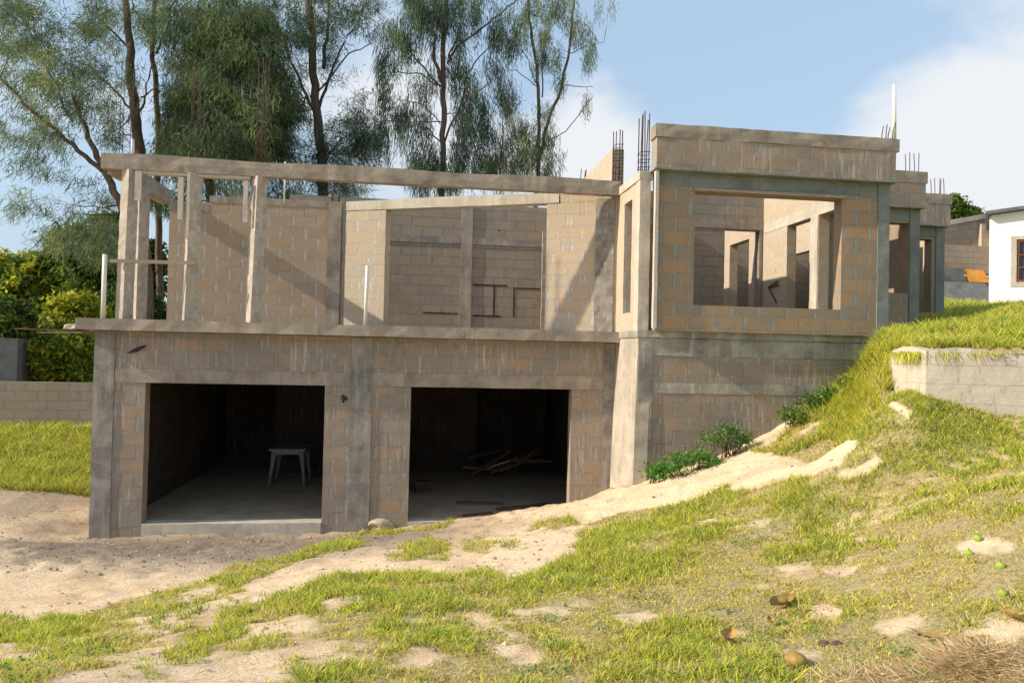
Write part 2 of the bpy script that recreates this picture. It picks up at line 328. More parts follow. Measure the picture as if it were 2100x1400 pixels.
TP=[tuple(atY(*c)) for c in [(1840,722,7.5),(1900,716,7.0),(2000,716,6.75),(2100,722,6.6),(1850,690,8.3),(1835,685,11.2),(1943,655,12.6),(2000,668,8.5),(2100,628,9.0),(1980,652,15.0),(2100,640,15)]]
TP+=[(7.2,9.7,2.95),(9.8,16.0,3.72),(12.0,16.0,3.8),(14,16.0,3.85),(20,16,4.2),(12,9,3.55),(16,9,4.0),(12,6,3.2)]
def rbf(P,eps):
    P=np.array(P); X=P[:,:2]; k=lambda r: np.sqrt(r*r+eps*eps)
    D=np.linalg.norm(X[:,None]-X[None],axis=2); n=len(P); A=np.zeros((n+1,n+1)); A[:n,:n]=k(D)+np.eye(n)*-.02; A[:n,n]=1; A[n,:n]=1
    w=np.linalg.solve(A,np.append(P[:,2],0))
    def f(x,y):
        x=np.asarray(x,float);y=np.asarray(y,float); r=np.full(x.shape,w[n])
        for i in range(n): r=r+w[i]*k(np.hypot(x-X[i,0],y-X[i,1]))
        return r
    return f
low=rbf(WP,.6); ter=rbf(TP,.5)
RW=[np.array([5.36,7.45]),np.array([5.32,6.85]),np.array([9.4,5.18])]   # foot line of the retaining wall
def inpoly(x,y,P):
    r=np.zeros(x.shape,bool); n=len(P)
    for i in range(n):
        (x0,y0),(x1,y1)=P[i],P[(i+1)%n]
        c=((y0>y)!=(y1>y)); xx=(x1-x0)*(y-y0)/((y1-y0) if y1!=y0 else 1e-9)+x0
        r^=c&(x<xx)
    return r
def smooth(a,b,x): t=np.clip((x-a)/(b-a),0,1); return t*t*(3-2*t)
TPOLY=[(5.36,7.45),(5.32,6.85),(9.4,5.18),(60,-2),(60,60),(7.4,60),(7.2,10.4)]
def sdist(x,y,p,q):
    dx,dy=q[0]-p[0],q[1]-p[1]; t=np.clip(((x-p[0])*dx+(y-p[1])*dy)/(dx*dx+dy*dy),0,1); return np.hypot(x-p[0]-t*dx,y-p[1]-t*dy)
def behind(x,y):
    """signed distance behind the retaining wall faces, positive on the terrace"""
    ins=inpoly(x,y,TPOLY); d=np.minimum(np.minimum(sdist(x,y,TPOLY[0],TPOLY[1]),sdist(x,y,TPOLY[1],TPOLY[2])),sdist(x,y,TPOLY[2],TPOLY[3])); return np.where(ins,d,-d)
def height0(x,y):
    x=np.asarray(x,float);y=np.asarray(y,float)
    L=low(x,y); T=ter(x,y); d=behind(x,y); db=sdist(x,y,TPOLY[6],TPOLY[0])
    s=np.where(d>0,smooth(.07,.14,d),(1-smooth(0,.28,db))*smooth(7.2,8.0,y)*smooth(12,10,y))
    Z=L+(np.maximum(T,L)-L)*s
    # the far yard to the right and behind climbs to the neighbours
    Z=L+(np.maximum(T,L)-L)*s
    far=smooth(13,40,np.hypot(x,y)); Zf=np.where(x>0,4.6+x*0.02,.9+np.clip(y,0,60)*.02)
    bank=smooth(16.2,17.0,y)*smooth(8.5,9.5,x)
    Z=Z*(1-far)+Zf*far
    Z=np.where(bank>0,Z*(1-bank)+(4.25+.03*(y-17).clip(0,40))*bank,Z)
    return Z
def height(x,y):
    Z=height0(x,y); near=1-smooth(14,30,np.hypot(x,y))
    Z=Z+near*(.035*fbm(x,y,.9,3,3)+.026*fbm(x,y,3.4,3,9)+.012*fbm(x,y,11,3,5))
    return Z
def footprint(x,y,m=0.0):
    a=(x>-4.62+m)&(x<3.2)&(y>11.03+m)&(y<19); b=(x>3.1)&(x<6.95-m)&(y>9.95+m)&(y<19); c=(x>6.8)&(x<8.55-m)&(y>11.5)&(y<19); d=(x>8.4)&(x<10.1-m)&(y>12.95)&(y<19)
    return a|b|c|d
def nonuni(lo,hi,c0,c1,st,g=1.25):
    a=list(np.arange(c0,c1+st/2,st)); s=st
    while a[-1]<hi: s*=g; a.append(a[-1]+s)
    s=st
    while a[0]>lo: s*=g; a.insert(0,a[0]-s)
    return np.array(a)
gx=nonuni(-400,400,-7.5,9.5,.06,1.16); gy=nonuni(-120,600,2.2,11.6,.055,1.13)
GX,GY=np.meshgrid(gx,gy); GZ=height(GX,GY)
fp=footprint(GX,GY); GZ=np.where(fp,np.minimum(GZ-.6,-.35),GZ)
# polygons of grass cover, traced on the ground
def hit(px,py):
    d=ray(px,py); t=2.0
    prev=t
    for i in range(400):
        p=CAMP+d*t
        if p[2]<float(height0(p[0],p[1])): break
        prev=t; t+=.04+.004*t
    a,b=prev,t
    for _ in range(12):
        mid=(a+b)/2; p=CAMP+d*mid
        if p[2]<float(height0(p[0],p[1])): b=mid
        else: a=mid
    return (CAMP+d*b)[:2]
FG=[(430,1300),(470,1245),(560,1215),(640,1200),(700,1178),(850,1172),(1000,1178),(1040,1195),(1110,1170),(1170,1130),(1200,1075),(1270,1050),(1390,1035),(1480,1005),(1570,1000),(1640,985),(1760,975),(1800,955),(1770,925),(1620,935),(1540,925),(1610,905),(1700,890),(1850,870)]
FGw=[tuple(hit(*p)) for p in FG]+[(6.0,7.2),(6.6,7.0),(9.5,5.5),(14,3),(14,-3),(-3,-3),(-2.0,2.6)]
ST=[(-40,1290),(0,1262),(90,1278),(160,1262),(280,1225),(400,1195),(460,1168),(540,1150),(620,1128),(690,1108),(750,1104),(740,1118),(660,1140),(560,1165),(500,1200),(430,1240),(400,1290),(210,1330),(0,1345),(-60,1340)]
STw=[tuple(hit(*p)) for p in ST]
BK=[(1590,905),(1640,858),(1720,800),(1800,742),(1840,690)]
BK2=[(5.0,9.0),(5.5,9.8),(7.1,9.8),(7.3,11.5),(7.3,6.8),(5.0,6.7),(5.15,7.5),(5.6,8.25)]
BKw=[tuple(hit(*p)) for p in BK]+[(7.0,9.9),(7.2,11.5),(8.7,12.9),(10.3,14.0),(16,15.5),(20,8),(9,5.4),(6.9,6.7),(6.0,7.2),(5.3,7.6)]
LW=[(-16,13.2),(-7,12.9),(-4.6,12.9),(-4.6,16.3),(-16,17)]
def grassmask(x,y):
    wx=x+.16*fbm(x,y,2.2,3,21); wy=y+.16*fbm(x,y,2.2,3,33)
    fgm=inpoly(wx,wy,FGw)*1.0; st=inpoly(wx,wy,STw)*1.0; bk=(inpoly(wx,wy,BKw)|inpoly(x,y,BK2))*1.0; lw=inpoly(wx,wy,LW)*1.0
    n=fbm(x,y,1.1,4,50)*.5+fbm(x,y,4.2,3,77)*.35
    lft=smooth(1.2,-2.2,x)
    fgd=fgm*smooth(-.30,.10,n+.20-.24*lft*smooth(5.5,4.6,y))
    band=fgm*smooth(.0,.5,fbm(x,y,.8,2,5)+.2)
    g=np.maximum.reduce([fgd,st*smooth(-.35,.1,n+.12),bk*smooth(-.7,-.2,n),lw*1.0])
    # left foreground below the strip: broken cover
    lf=((x<-.3)&(y<6.2)&(y>-2))*1.0
    g=np.maximum(g,lf*(1-np.maximum(fgm,st))*smooth(-.12,.12,n+.05))
    out=((np.hypot(x,y-6)>14))*smooth(-.3,.2,n+.25); g=np.maximum(g,out*(1-1.0*((x>8)&(x<13)&(y>13)&(y<16.3))))
    for (px,py,rx,ry,v) in SPW:
        q=((x-px)/rx)**2+((y-py)/ry)**2+1.3*fbm(x,y,4.5,3,13); k=smooth(1.2,.6,q)*(1 if v>0 else .86)
        g=np.where(v>0,np.maximum(g,k*v),g*(1-k))
    e=fbm(x,y,13,3,207); g=np.clip(g+(e*.9-.12)*((g>.01)&(g<.97)),0,1)
    return g
SPOTS=[(870,1120,50,.9),(1140,1075,55,1),(985,1112,45,.7),(1050,1118,35,.5),(900,1140,30,.8),(820,1140,30,.6),(480,1238,45,-1),(545,1216,45,-1),(610,1196,45,-1),(790,1085,60,.8),(880,1078,50,.8),(960,1190,70,1),
 (2020,1125,85,-1),(1640,1172,55,-1),(1850,1280,65,-1),(2070,1300,70,-1),(1690,1250,60,-1),(1770,1110,35,-1),(1300,1270,50,-1),(480,1350,80,-1),(560,1290,70,-1),(870,1345,45,-1),(1060,1335,50,-1),(660,1330,45,-1),(1640,1345,45,-1),(1720,1170,55,-1),(700,1240,40,-1),(1500,1290,30,-1),(1655,884,45,-1),(1715,874,30,-1),(1755,940,75,1),(1705,972,50,1),(1790,905,60,1),(1600,985,40,.8),(200,1395,80,-1),(300,1345,60,-1)]
SPW=[]
for (px,py,r,v) in SPOTS:
    c=hit(px,py); e=hit(px+r,py); f=hit(px,py-r*.32); SPW.append((c[0],c[1],max(.06,abs(e[0]-c[0])),max(.07,abs(f[1]-c[1])),v))
gm=grassmask(GX,GY)
GZ=GZ+gm*.012*fbm(GX,GY,9,2,8)
_r2=np.random.default_rng(31)   # footprints and scuffs trodden into the loose sand
for _ in range(260):
    fx=_r2.uniform(-5.5,5.0); fy=(10.6-.62*max(0,abs(fx-.5))**.9*.6 if fx>-1 else 9.0)+_r2.normal(0,1.1); a_=_r2.uniform(0,3.14); ca,sa=math.cos(a_),math.sin(a_)
    k_=(np.abs(GX-fx)<.3)&(np.abs(GY-fy)<.3)
    if not k_.any(): continue
    dx,dy=GX[k_]-fx,GY[k_]-fy; q_=((dx*ca+dy*sa)/.15)**2+((-dx*sa+dy*ca)/.07)**2
    GZ[k_]+=(-.028*np.exp(-q_*1.2)+.012*np.exp(-(np.sqrt(q_)-1.5)**2*3))*(1-gm[k_])
ny,nx=GX.shape; ii=np.arange(ny*nx).reshape(ny,nx); Q=np.stack([ii[:-1,:-1],ii[:-1,1:],ii[1:,1:],ii[1:,:-1]],-1).reshape(-1,4)
leftd=(.45+.55*smooth(-.2,.3,fbm(GX,GY,1.3,4,44)))*smooth(-3.6,-5.2,GX)*smooth(8.2,9.6,GY)*smooth(14,12.8,GY)
grey=smooth(.9,-.1,np.hypot((GX+2.6)/3.5,(GY-9.7)/1.5)-.6+.25*fbm(GX,GY,1.5,3,4))
grime=smooth(9.5,12,GX)*0
me=npmesh('ground',np.stack([GX.ravel(),GY.ravel(),GZ.ravel()],1),Q,attrs={'cover':gm.ravel(),'grey':np.maximum(grey,leftd*.8).ravel()},uv=False)
m,t,b=newmat('sandy_soil',.97,.1); o_=N(t,'ShaderNodeTexCoord').outputs['Object']
a=noise(t,o_,1.4,8,.68,.4); f=noise(t,o_,26,6,.75); ff=noise(t,o_,140,3,.7)
sand=ramp(t,[(.3,(.64,.455,.285)),(.5,(.84,.635,.42)),(.72,(.92,.73,.51))],a.outputs['Fac'])
sand=mixc(t,.55,sand,ramp(t,[(.3,(.62,.58,.54)),(.62,(1.2,1.2,1.2))],f.outputs['Fac']),'MULTIPLY')
sand=mixc(t,.45,sand,ramp(t,[(.3,(.6,.57,.53)),(.6,(1.2,1.2,1.2))],ff.outputs['Fac']),'MULTIPLY')
gatt=N(t,'ShaderNodeAttribute',attribute_name='grey').outputs['Fac']; catt=N(t,'ShaderNodeAttribute',attribute_name='cover').outputs['Fac']
greyc=mixc(t,.8,(.25,.20,.165),ramp(t,[(.3,(.6,.6,.6)),(.7,(1.3,1.3,1.3))],f.outputs['Fac']),'MULTIPLY')
sand=mixc(t,mth(t,'MULTIPLY',gatt,.85),sand,greyc)
lit=ramp(t,[(.60,(0,0,0)),(.66,(1,1,1))],noise(t,o_,19,7,.8,1.5).outputs['Fac'],); sand=mixc(t,mth(t,'MULTIPLY',lit,.75),sand,(.17,.10,.06))
ver=ramp(t,[(.57,(0,0,0)),(.72,(1,1,1))],noise(t,o_,.55,5,.6,.4).outputs['Fac']); sand=mixc(t,mth(t,'MULTIPLY',ver,.35),sand,(.52,.30,.16))
thatch=ramp(t,[(.3,(.10,.09,.03)),(.48,(.30,.25,.09)),(.66,(.60,.47,.28))],noise(t,o_,30,6,.75,.6).outputs['Fac'])
cf=mth(t,'MULTIPLY',mth(t,'ADD',catt,mth(t,'MULTIPLY',mth(t,'SUBTRACT',f.outputs['Fac'],.5),1.1)),.8,True)
cf=mth(t,'MULTIPLY',cf,mth(t,'GREATER_THAN',catt,.03))
col=mixc(t,cf,sand,thatch); t.links.new(col,b.inputs['Base Color'])
bump(t,b,mth(t,'ADD',mth(t,'MULTIPLY',f.outputs['Fac'],1.0),mth(t,'ADD',mth(t,'MULTIPLY',ff.outputs['Fac'],.25),mth(t,'MULTIPLY',a.outputs['Fac'],.8))),.9,.03)
g=link('ground',me,m,smooth=True); tag(g,'pale sandy ground sloping up to the right, part bare and part under turf','ground',kind='structure')

# ------------------------------------------------------------ blades
def blades(pos,h,w,lean,az,col,tip=None,bend=.5,seg=2):
    """pos(n,3); tapered curved strips"""
    n=len(pos); up=np.array([0,0,1.0]); dirh=np.stack([np.cos(az),np.sin(az),np.zeros(n)],1); side=np.stack([-np.sin(az),np.cos(az),np.zeros(n)],1)
    # random facing
    fa=rng.uniform(0,2*np.pi,n); side=np.stack([np.cos(fa),np.sin(fa),np.zeros(n)],1)
    lv=[0,.5,1.0] if seg==2 else [0,1.0]; V=[];C=[]
    for s in lv:
        off=dirh*(lean*h*(s*(1-bend)+bend*s*s))[:,None]+up*(h*s*np.sqrt(np.clip(1-(lean*.75*s)**2,.05,1)))[:,None]
        ww=(w*(1-.8*s)*.5)[:,None]
        V+= [pos+off-side*ww,pos+off+side*ww]
        c=col*(.72+.5*s) if tip is None else col*(1-s)+tip*s
        C+=[c,c]
    k=len(V); V=np.stack(V,1).reshape(-1,3); C=np.stack(C,1).reshape(-1,3)
    b0=(np.arange(n)*k)[:,None]; F_=[]
    for i in range(len(lv)-1): F_.append(b0+np.array([2*i,2*i+1,2*i+3,2*i+2])[None])
    return V,np.concatenate(F_),C
def mergeF(parts):
    Vs=[];Fs=[];Cs=[];o=0
    for V,F_,C in parts: Vs.append(V);Fs.append(F_+o);Cs.append(C);o+=len(V)
    return np.concatenate(Vs),np.concatenate(Fs),np.concatenate(Cs)
def pick(n,pal,w):
    w=np.array(w,float);w/=w.sum(); pal=np.array(pal); i=rng.choice(len(pal),n,p=w); return pal[i]*rng.uniform(.75,1.3,(n,1))
G_GREEN=(.22,.34,.035); G_BRIGHT=(.46,.50,.06); G_YEL=(.70,.64,.09); G_STRAW=(.74,.58,.28); G_DARK=(.06,.12,.025); G_RED=(.35,.2,.11)
def field(x0,x1,y0,y1,dens,hs,wd,cond=None,green=0.0,thr=.05):
    n=int((x1-x0)*(y1-y0)*dens); x=rng.uniform(x0,x1,n); y=rng.uniform(y0,y1,n)
    # frustum cull (a margin is kept for side views)
    dp=Fw[0]*x+Fw[1]*y; xr=(Rr[0]*x+Rr[1]*y)/np.maximum(dp,.1); k=(dp>.8)&(np.abs(xr)<.98); x=x[k];y=y[k]
    gmk=grassmask(x,y); n1=fbm(x,y,6,2,91); cl=smooth(-.6,.25,n1)
    k=(rng.random(len(x))<gmk*(.35+.65*cl))&(gmk>thr)&(~footprint(x,y,-.03)); 
    k&=(np.abs(behind(x,y)-.07)>.09)
    if cond is not None: k&=cond(x,y)
    x=x[k];y=y[k];gmk=gmk[k];n=len(x); z=height(x,y)-.008
    lush=smooth(-.22,.32,fbm(x,y,1.9,3,61)*.8+fbm(x,y,.6,2,62)*.4+green+.35*np.exp(-((y-6.0)/.9)**2)*(x<2.0))
    h=hs*rng.uniform(.35,1.25,n)*(.5+.85*lush)*(.5+.5*gmk)
    w=wd*rng.uniform(.7,1.3,n)
    u=rng.random(n); dry=u<(.66-.52*lush)
    # patch-wise hue
    hue=fbm(x,y,1.7,3,119)
    col=np.where(dry[:,None],pick(n,[G_STRAW,G_YEL,G_RED],[5,3,2]),np.where((rng.random(n)<lush*.6+hue*.3)[:,None],pick(n,[G_GREEN,G_BRIGHT,G_DARK,G_YEL],[4,5,2,2]),pick(n,[G_YEL,G_BRIGHT,G_GREEN],[5,5,1])))
    lean=rng.uniform(.35,1.2,n)*np.where(dry,1.15,1.0); az=rng.uniform(0,2*np.pi,n)
    return blades(np.stack([x,y,z],1),h,w,np.clip(lean,0,1.2),az,col)
parts=[field(-3.2,4.2,2.2,4.6,12000,.050,.0068),field(-5.5,6.5,4.6,7.2,8000,.058,.0078),field(-7.5,7.5,7.2,11.2,3600,.07,.0095),
       field(5.1,7.4,6.9,9.9,3500,.14,.011,cond=lambda x,y:(behind(x,y)>.05)|(y>7.6),green=.2),
       field(3.6,9.5,5.2,13.8,5200,.085,.0095,cond=lambda x,y:(behind(x,y)>.05)|((x>4.4)&(y>8.3)),green=.35),field(9.5,15,6,14,1300,.13,.018,green=.3),
       field(-12,-4.5,12.8,16.6,3000,.12,.012,green=.55),field(8.5,16,16.1,17.6,1500,.18,.02,green=.3)]
V,Fc,Cc=mergeF(parts)
tf=link('grass',npmesh('grass',V,Fc,attrs={'col':Cc},uv=False),M['grass']); tag(tf,'yellow green turf in patches over the sandy slope','grass',kind='stuff')
print('grass quads',len(Fc))
# ------------------------------------------------------------ the unfinished house
H=empty('unfinished_house',(0,11,0),'unfinished two storey concrete block house with open terrace and two dark garage openings','house')
B=H
# ground storey
fr=wall('garage_front_wall',(-4.66,11),(3.12,11),-.5,2.95,.2,M['brick_low'],B,[(.69,3.26,.13,2.2),(4.55,7.07,.13,2.2)],jit=.0025,seg=.25)
box('corner_column',-4.68,-4.40,10.985,11.2,-.5,2.95,M['conc_dk'],B,jit=.003,seg=.15)
box('middle_column',-1.02,-.70,10.984,11.1,-.3,2.94,M['conc_dk'],B,jit=.003,seg=.15)
box('end_column',2.93,3.115,10.986,11.1,-.2,2.94,M['conc_dk'],B,jit=.0025,seg=.15)
box('lintel_beam',-4.395,-1.025,10.988,11.15,2.2,2.40,M['conc'],B,jit=.0025,seg=.2)
box('lintel_beam',-.695,2.925,10.987,11.15,2.2,2.41,M['conc'],B,jit=.0025,seg=.2)
box('threshold',-3.965,-1.41,10.98,11.25,-.3,.135,M['conc_lt'],B,jit=.003,seg=.15)
box('threshold',-.115,2.39,10.98,11.25,-.3,.135,M['conc_lt'],B,jit=.003,seg=.15)
box('garage_floor',-4.45,3.1,11.22,19,-.05,.125,M['floor'],B,jit=.002,seg=.5)
wall('garage_side_wall',(-4.66,19),(-4.66,11.2),-.5,2.95,.2,M['brick_low'],B,seg=.6)
wall('garage_shade_lining',(-4.40,18.5),(-4.40,11.25),.13,2.94,.05,M['brick_shade'],B,seg=.8)  # dark sheet added over the wall's inner face, shade painted in
box('garage_shade_ceiling',-4.45,3.08,11.22,18.5,2.90,2.945,M['brick_shade'],B,seg=.8)  # dark sheet added under the slab, shade painted in
wall('garage_back_wall',(-3.0,15.6),(1.3,15.6),.1,2.95,.2,M['brick_shade'],B,seg=.5)
wall('garage_back_wall',(-4.46,17.0),(3.1,17.0),.1,2.95,.2,M['brick_shade'],B,seg=.5)
wall('garage_side_wall',(3.1,19),(3.1,11.2),-.3,2.95,.2,M['brick_shade'],B,seg=.6)
wall('garage_partition_wall',(-.75,15.6),(-.75,12.6),.1,2.95,.2,M['brick_shade'],B,seg=.6)
# floor slab with an uneven front edge
sl_=box('floor_slab',-4.86,3.115,10.78,19,2.955,3.12,M['conc'],B,jit=.0035,seg=.22,edge=.012)
wall('slab_lip',(-5.02,10.80),(-4.865,10.80),2.955,3.02,1.2,M['conc_lt'],B,jit=.02,seg=.08)
# terrace columns
def column(x0,x1,y0,y1,z0,z1,mat='conc_mid',lean=0.0,name='column'):
    h=z1-z0
    return wall(name,(x0,y0),(x1,y0),z0,z1,y1-y0,M[mat],B,jit=.0035,seg=.13,bat=lambda u,z:((z-z0)/h*lean,0))
def turned(cx,cy,s,phi,z0,z1,lean=0.0):
    c,n=math.cos(math.radians(phi)),math.sin(math.radians(phi)); d=np.array([c,n]); q=np.array([-n,c]); p0=np.array([cx,cy])-(d+q)*s/2; h=z1-z0
    return wall('column',tuple(p0),tuple(p0+d*s),z0,z1,s,M['conc_mid'],B,jit=.0035,seg=.08,edge=.008,bat=lambda u,z:((z-z0)/h*lean*c,(z-z0)/h*lean*-n))
turned(-4.29,10.985,.165,57,3.12,5.3,.03)
turned(-3.39,10.985,.17,34,3.12,5.3,.03)
turned(-2.48,10.985,.17,43,3.12,5.3,.05)
turned(-4.44,11.93,.17,48,3.12,5.26,.0)
# terrace beams
wall('front_beam',(-4.64,10.9),(3.13,10.9),5.3,5.525,.155,M['conc'],B,jit=.003,seg=.16,edge=.014,top=lambda u:.012*math.sin(u*2.1))
wall('side_beam',(-4.62,13.2),(-4.62,11.06),5.25,5.50,.2,M['conc'],B,jit=.003,seg=.16,edge=.012)
box('formwork_strip',-4.16,-2.56,10.93,11.03,5.255,5.297,M['wood_pale'],B,jit=.0025)
def board(name,x0,x1,y0,y1,z0,z1,mat='wood_pale',tilt=0):
    return wall(name,(x0,y0),(x1,y0),z0,z1,y1-y0,M[mat],B,jit=.003,seg=.3,bat=lambda u,z:((z-z0)*tilt,0))
for a in [(-4.16,-4.07,10.88,10.91,4.85,5.28),(-3.56,-3.49,10.88,10.92,4.60,5.22),(-3.43,-3.385,10.86,10.895,4.32,5.29),(-2.64,-2.575,10.88,10.92,4.6,5.22)]: board('formwork_board',*a)
# upper back wall (parallel) and the oblique wall with the wide opening
wall('terrace_back_wall',(-4.38,13.0),(-1.47,13.0),3.12,5.28,.2,M['brick_up'],B,jit=.0025,seg=.25)
box('ring_beam',-3.72,-1.47,12.992,13.21,5.281,5.40,M['conc'],B,jit=.003,seg=.2)
box('ring_beam',-4.38,-3.73,12.992,13.21,5.10,5.25,M['conc'],B,jit=.003,seg=.2)
column(-1.68,-1.44,12.95,13.2,3.12,5.40,'conc',0,'wall_column')
a0=np.array([-1.45,13.0]);a1=np.array([3.12,11.05]);AD=(a1-a0)/np.linalg.norm(a1-a0);AL=float(np.linalg.norm(a1-a0));AN=np.array([-AD[1],AD[0]])
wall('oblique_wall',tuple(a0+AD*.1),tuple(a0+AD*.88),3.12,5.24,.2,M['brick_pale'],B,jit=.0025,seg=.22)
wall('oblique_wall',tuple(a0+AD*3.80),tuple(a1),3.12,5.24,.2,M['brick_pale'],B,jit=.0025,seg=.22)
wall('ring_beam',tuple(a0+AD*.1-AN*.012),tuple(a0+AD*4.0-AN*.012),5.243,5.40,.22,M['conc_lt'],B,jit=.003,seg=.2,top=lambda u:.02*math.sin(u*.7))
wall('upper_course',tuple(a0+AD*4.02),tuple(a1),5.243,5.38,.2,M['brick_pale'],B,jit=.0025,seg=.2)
wall('junction_column',tuple(a0+AD*4.62-AN*.03),tuple(a0+AD*4.92-AN*.03),3.12,5.28,.1,M['conc_dk'],B,jit=.006,seg=.12)
# room behind the wide opening
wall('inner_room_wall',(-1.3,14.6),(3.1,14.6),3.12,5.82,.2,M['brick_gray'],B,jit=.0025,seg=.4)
box('inner_column',.80,1.04,14.57,14.7,3.12,5.8,M['conc'],B,jit=.003,seg=.2)
box('inner_ring_beam',-1.25,.79,14.58,14.7,4.98,5.12,M['conc_dk'],B,jit=.0025,seg=.2)
box('inner_ring_beam',1.05,3.05,14.58,14.7,4.98,5.12,M['conc_dk'],B,jit=.0025,seg=.2)
column(2.50,2.68,14.5,14.58,3.12,5.3,'conc',0,'inner_column')
for (x0,x1,z0,z1) in [(1.08,1.78,4.13,4.165),(1.50,1.535,3.52,4.13),(1.08,1.66,3.49,3.525),(1.92,1.95,3.50,4.12),(1.92,2.50,4.09,4.12),(0.05,.78,3.53,3.555)]:
    box('conduit_chase',x0,x1,14.594,14.612,z0,z1,M['chase'],B,jit=.003,seg=.08)
# gray parapet farther back and its end piece
box('rear_parapet',-2.9,-.6,16.0,16.2,3.12,6.13,M['brick_gray'],B,jit=.003,seg=.4)
# window block, lower part
wall('side_base_wall',(3.12,11.2),(3.12,9.85),-.2,3.02,.2,M['conc_mid'],B,jit=.003,seg=.2,bat=lambda u,z:((3.0-z)*.02,(z-3.0)*.025))
box('corner_column',3.125,3.33,9.83,10.1,-.2,3.02,M['conc_dk'],B,jit=.0035,seg=.14)
box('base_wall',3.335,6.96,9.85,10.05,.2,2.757,M['brick_low'],B,jit=.0025,seg=.25)
box('plaster_band',3.335,6.95,9.843,9.9,2.22,2.37,M['conc_band'],B,jit=.0025,seg=.12)
box('rough_band',3.335,6.96,9.842,10.05,2.76,3.02,M['conc_band'],B,jit=.004,seg=.14)
box('ledge_beam',3.10,7.0,9.80,11.2,3.023,3.12,M['conc_band'],B,jit=.006,seg=.14,edge=.02)
wall('base_side_wall',(6.96,10.05),(6.96,17),1.5,3.02,.2,M['brick_low'],B,seg=.6) if False else None
box('block_floor',3.14,6.9,11.21,17.5,2.95,3.12,M['floor'],B,jit=.002,seg=.8)
box('block_floor',6.95,10.1,11.6,17.5,2.9,3.10,M['floor'],B,jit=.002,seg=.8)
# window block, upper part
wall('side_wall',(3.12,11.1),(3.12,10.06),3.12,5.30,.18,M['brick_pale'],B,[(.44,.84,3.40,5.10)],jit=.0025,seg=.2)
wall('side_beam',(3.10,11.15),(3.10,9.86),5.303,5.43,.2,M['conc_lt'],B,jit=.003,seg=.16)
column(3.11,3.27,9.86,10.05,3.12,5.42,'conc_lt',.0,'corner_column')
wall('window_front_wall',(3.33,9.74),(6.74,9.74),3.12,5.20,.2,M['brick_win'],B,[(.56,2.84,3.50,5.14)],jit=.0025,seg=.25)
box('right_column',6.743,6.93,9.725,9.95,3.12,5.40,M['conc_gr'],B,jit=.003,seg=.15)
box('ring_beam',3.33,6.74,9.745,9.95,5.203,5.40,M['conc_gr'],B,jit=.0025,seg=.2)
box('window_lintel_board',3.87,6.22,9.70,9.742,5.145,5.185,M['wood'],B,jit=.0025,seg=.2)
box('parapet',3.27,6.95,9.62,9.85,5.425,5.86,M['brick_low'],B,jit=.0025,seg=.22,edge=.012)
box('parapet_cap',3.25,7.0,9.61,9.86,5.863,6.05,M['conc'],B,jit=.0035,seg=.16,edge=.016)
box('parapet_soffit',3.25,6.97,9.615,9.95,5.401,5.424,M['conc_gr'],B,jit=.0025,seg=.3)
# vertical board beside the corner column
box('formwork_board',3.275,3.325,9.66,9.735,3.15,5.40,M['wood_pale'],B,jit=.0025,seg=.2)
# left parapet standing farther back, lit by the sun
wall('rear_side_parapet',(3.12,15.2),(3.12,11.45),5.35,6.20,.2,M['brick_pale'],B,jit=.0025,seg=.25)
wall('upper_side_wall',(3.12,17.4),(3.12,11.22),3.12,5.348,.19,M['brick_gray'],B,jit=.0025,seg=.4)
# cross wall with doorway, inside
wall('room_cross_wall',(3.35,13.0),(6.58,13.0),3.12,5.90,.18,M['brick_gray'],B,[(2.46,3.17,3.12,5.24)],jit=.0025,seg=.25)
box('room_cross_beam',3.35,6.58,12.985,13.1,5.25,5.42,M['conc'],B,jit=.0025,seg=.2)
# partition facing the sun, openings between its piers
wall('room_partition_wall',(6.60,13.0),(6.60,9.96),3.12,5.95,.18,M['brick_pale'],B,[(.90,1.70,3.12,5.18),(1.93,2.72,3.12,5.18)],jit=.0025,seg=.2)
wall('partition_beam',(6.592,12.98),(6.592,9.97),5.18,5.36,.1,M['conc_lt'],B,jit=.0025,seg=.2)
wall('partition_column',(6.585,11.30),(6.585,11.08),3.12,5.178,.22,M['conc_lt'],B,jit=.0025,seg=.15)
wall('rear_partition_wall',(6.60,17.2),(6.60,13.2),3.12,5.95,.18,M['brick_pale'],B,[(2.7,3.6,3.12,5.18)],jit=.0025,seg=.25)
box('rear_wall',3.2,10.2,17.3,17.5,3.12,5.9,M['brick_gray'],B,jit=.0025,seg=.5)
for pts in [[(6.58,12.72,4.12),(6.575,12.35,4.2)],[(6.58,12.7,4.1),(6.575,12.35,4.13)],[(6.58,12.7,4.08),(6.57,12.4,3.8)]]:
    tube_obj('conduit_chase',[(pts,.012)],M['chase'],B,5)
# stepped wings to the right
def wing(x0,x1,y,xo0,xo1,zs,z0=2.7,dz=0):
    op=[(xo0-x0,xo1-x0,zs,5.18+dz)]
    wall('wing_front_wall',(x0,y),(x1-.19,y),z0,5.22+dz,.2,M['brick_win'],B,[o for o in op],jit=.0025,seg=.25)
    box('wing_column',x1-.187,x1,y-.02,y+.2,z0,5.42+dz,M['conc_gr'],B,jit=.003,seg=.15)
    box('wing_beam',x0,x1-.19,y-.008,y+.2,5.223+dz,5.42+dz,M['conc_gr'],B,jit=.0025,seg=.2)
    box('wing_parapet',x0,x1+.02,y-.13,y+.1,5.45+dz,5.86+dz,M['brick_low'],B,jit=.0025,seg=.2)
    box('wing_parapet_cap',x0,x1+.05,y-.14,y+.11,5.863+dz,6.06+dz,M['conc'],B,jit=.003,seg=.16,edge=.012)
    box('wing_soffit',x0,x1+.03,y-.135,y+.2,5.423+dz,5.447+dz,M['conc_gr'],B,jit=.003)
wing(6.79,8.66,11.36,7.75,8.46,3.95)
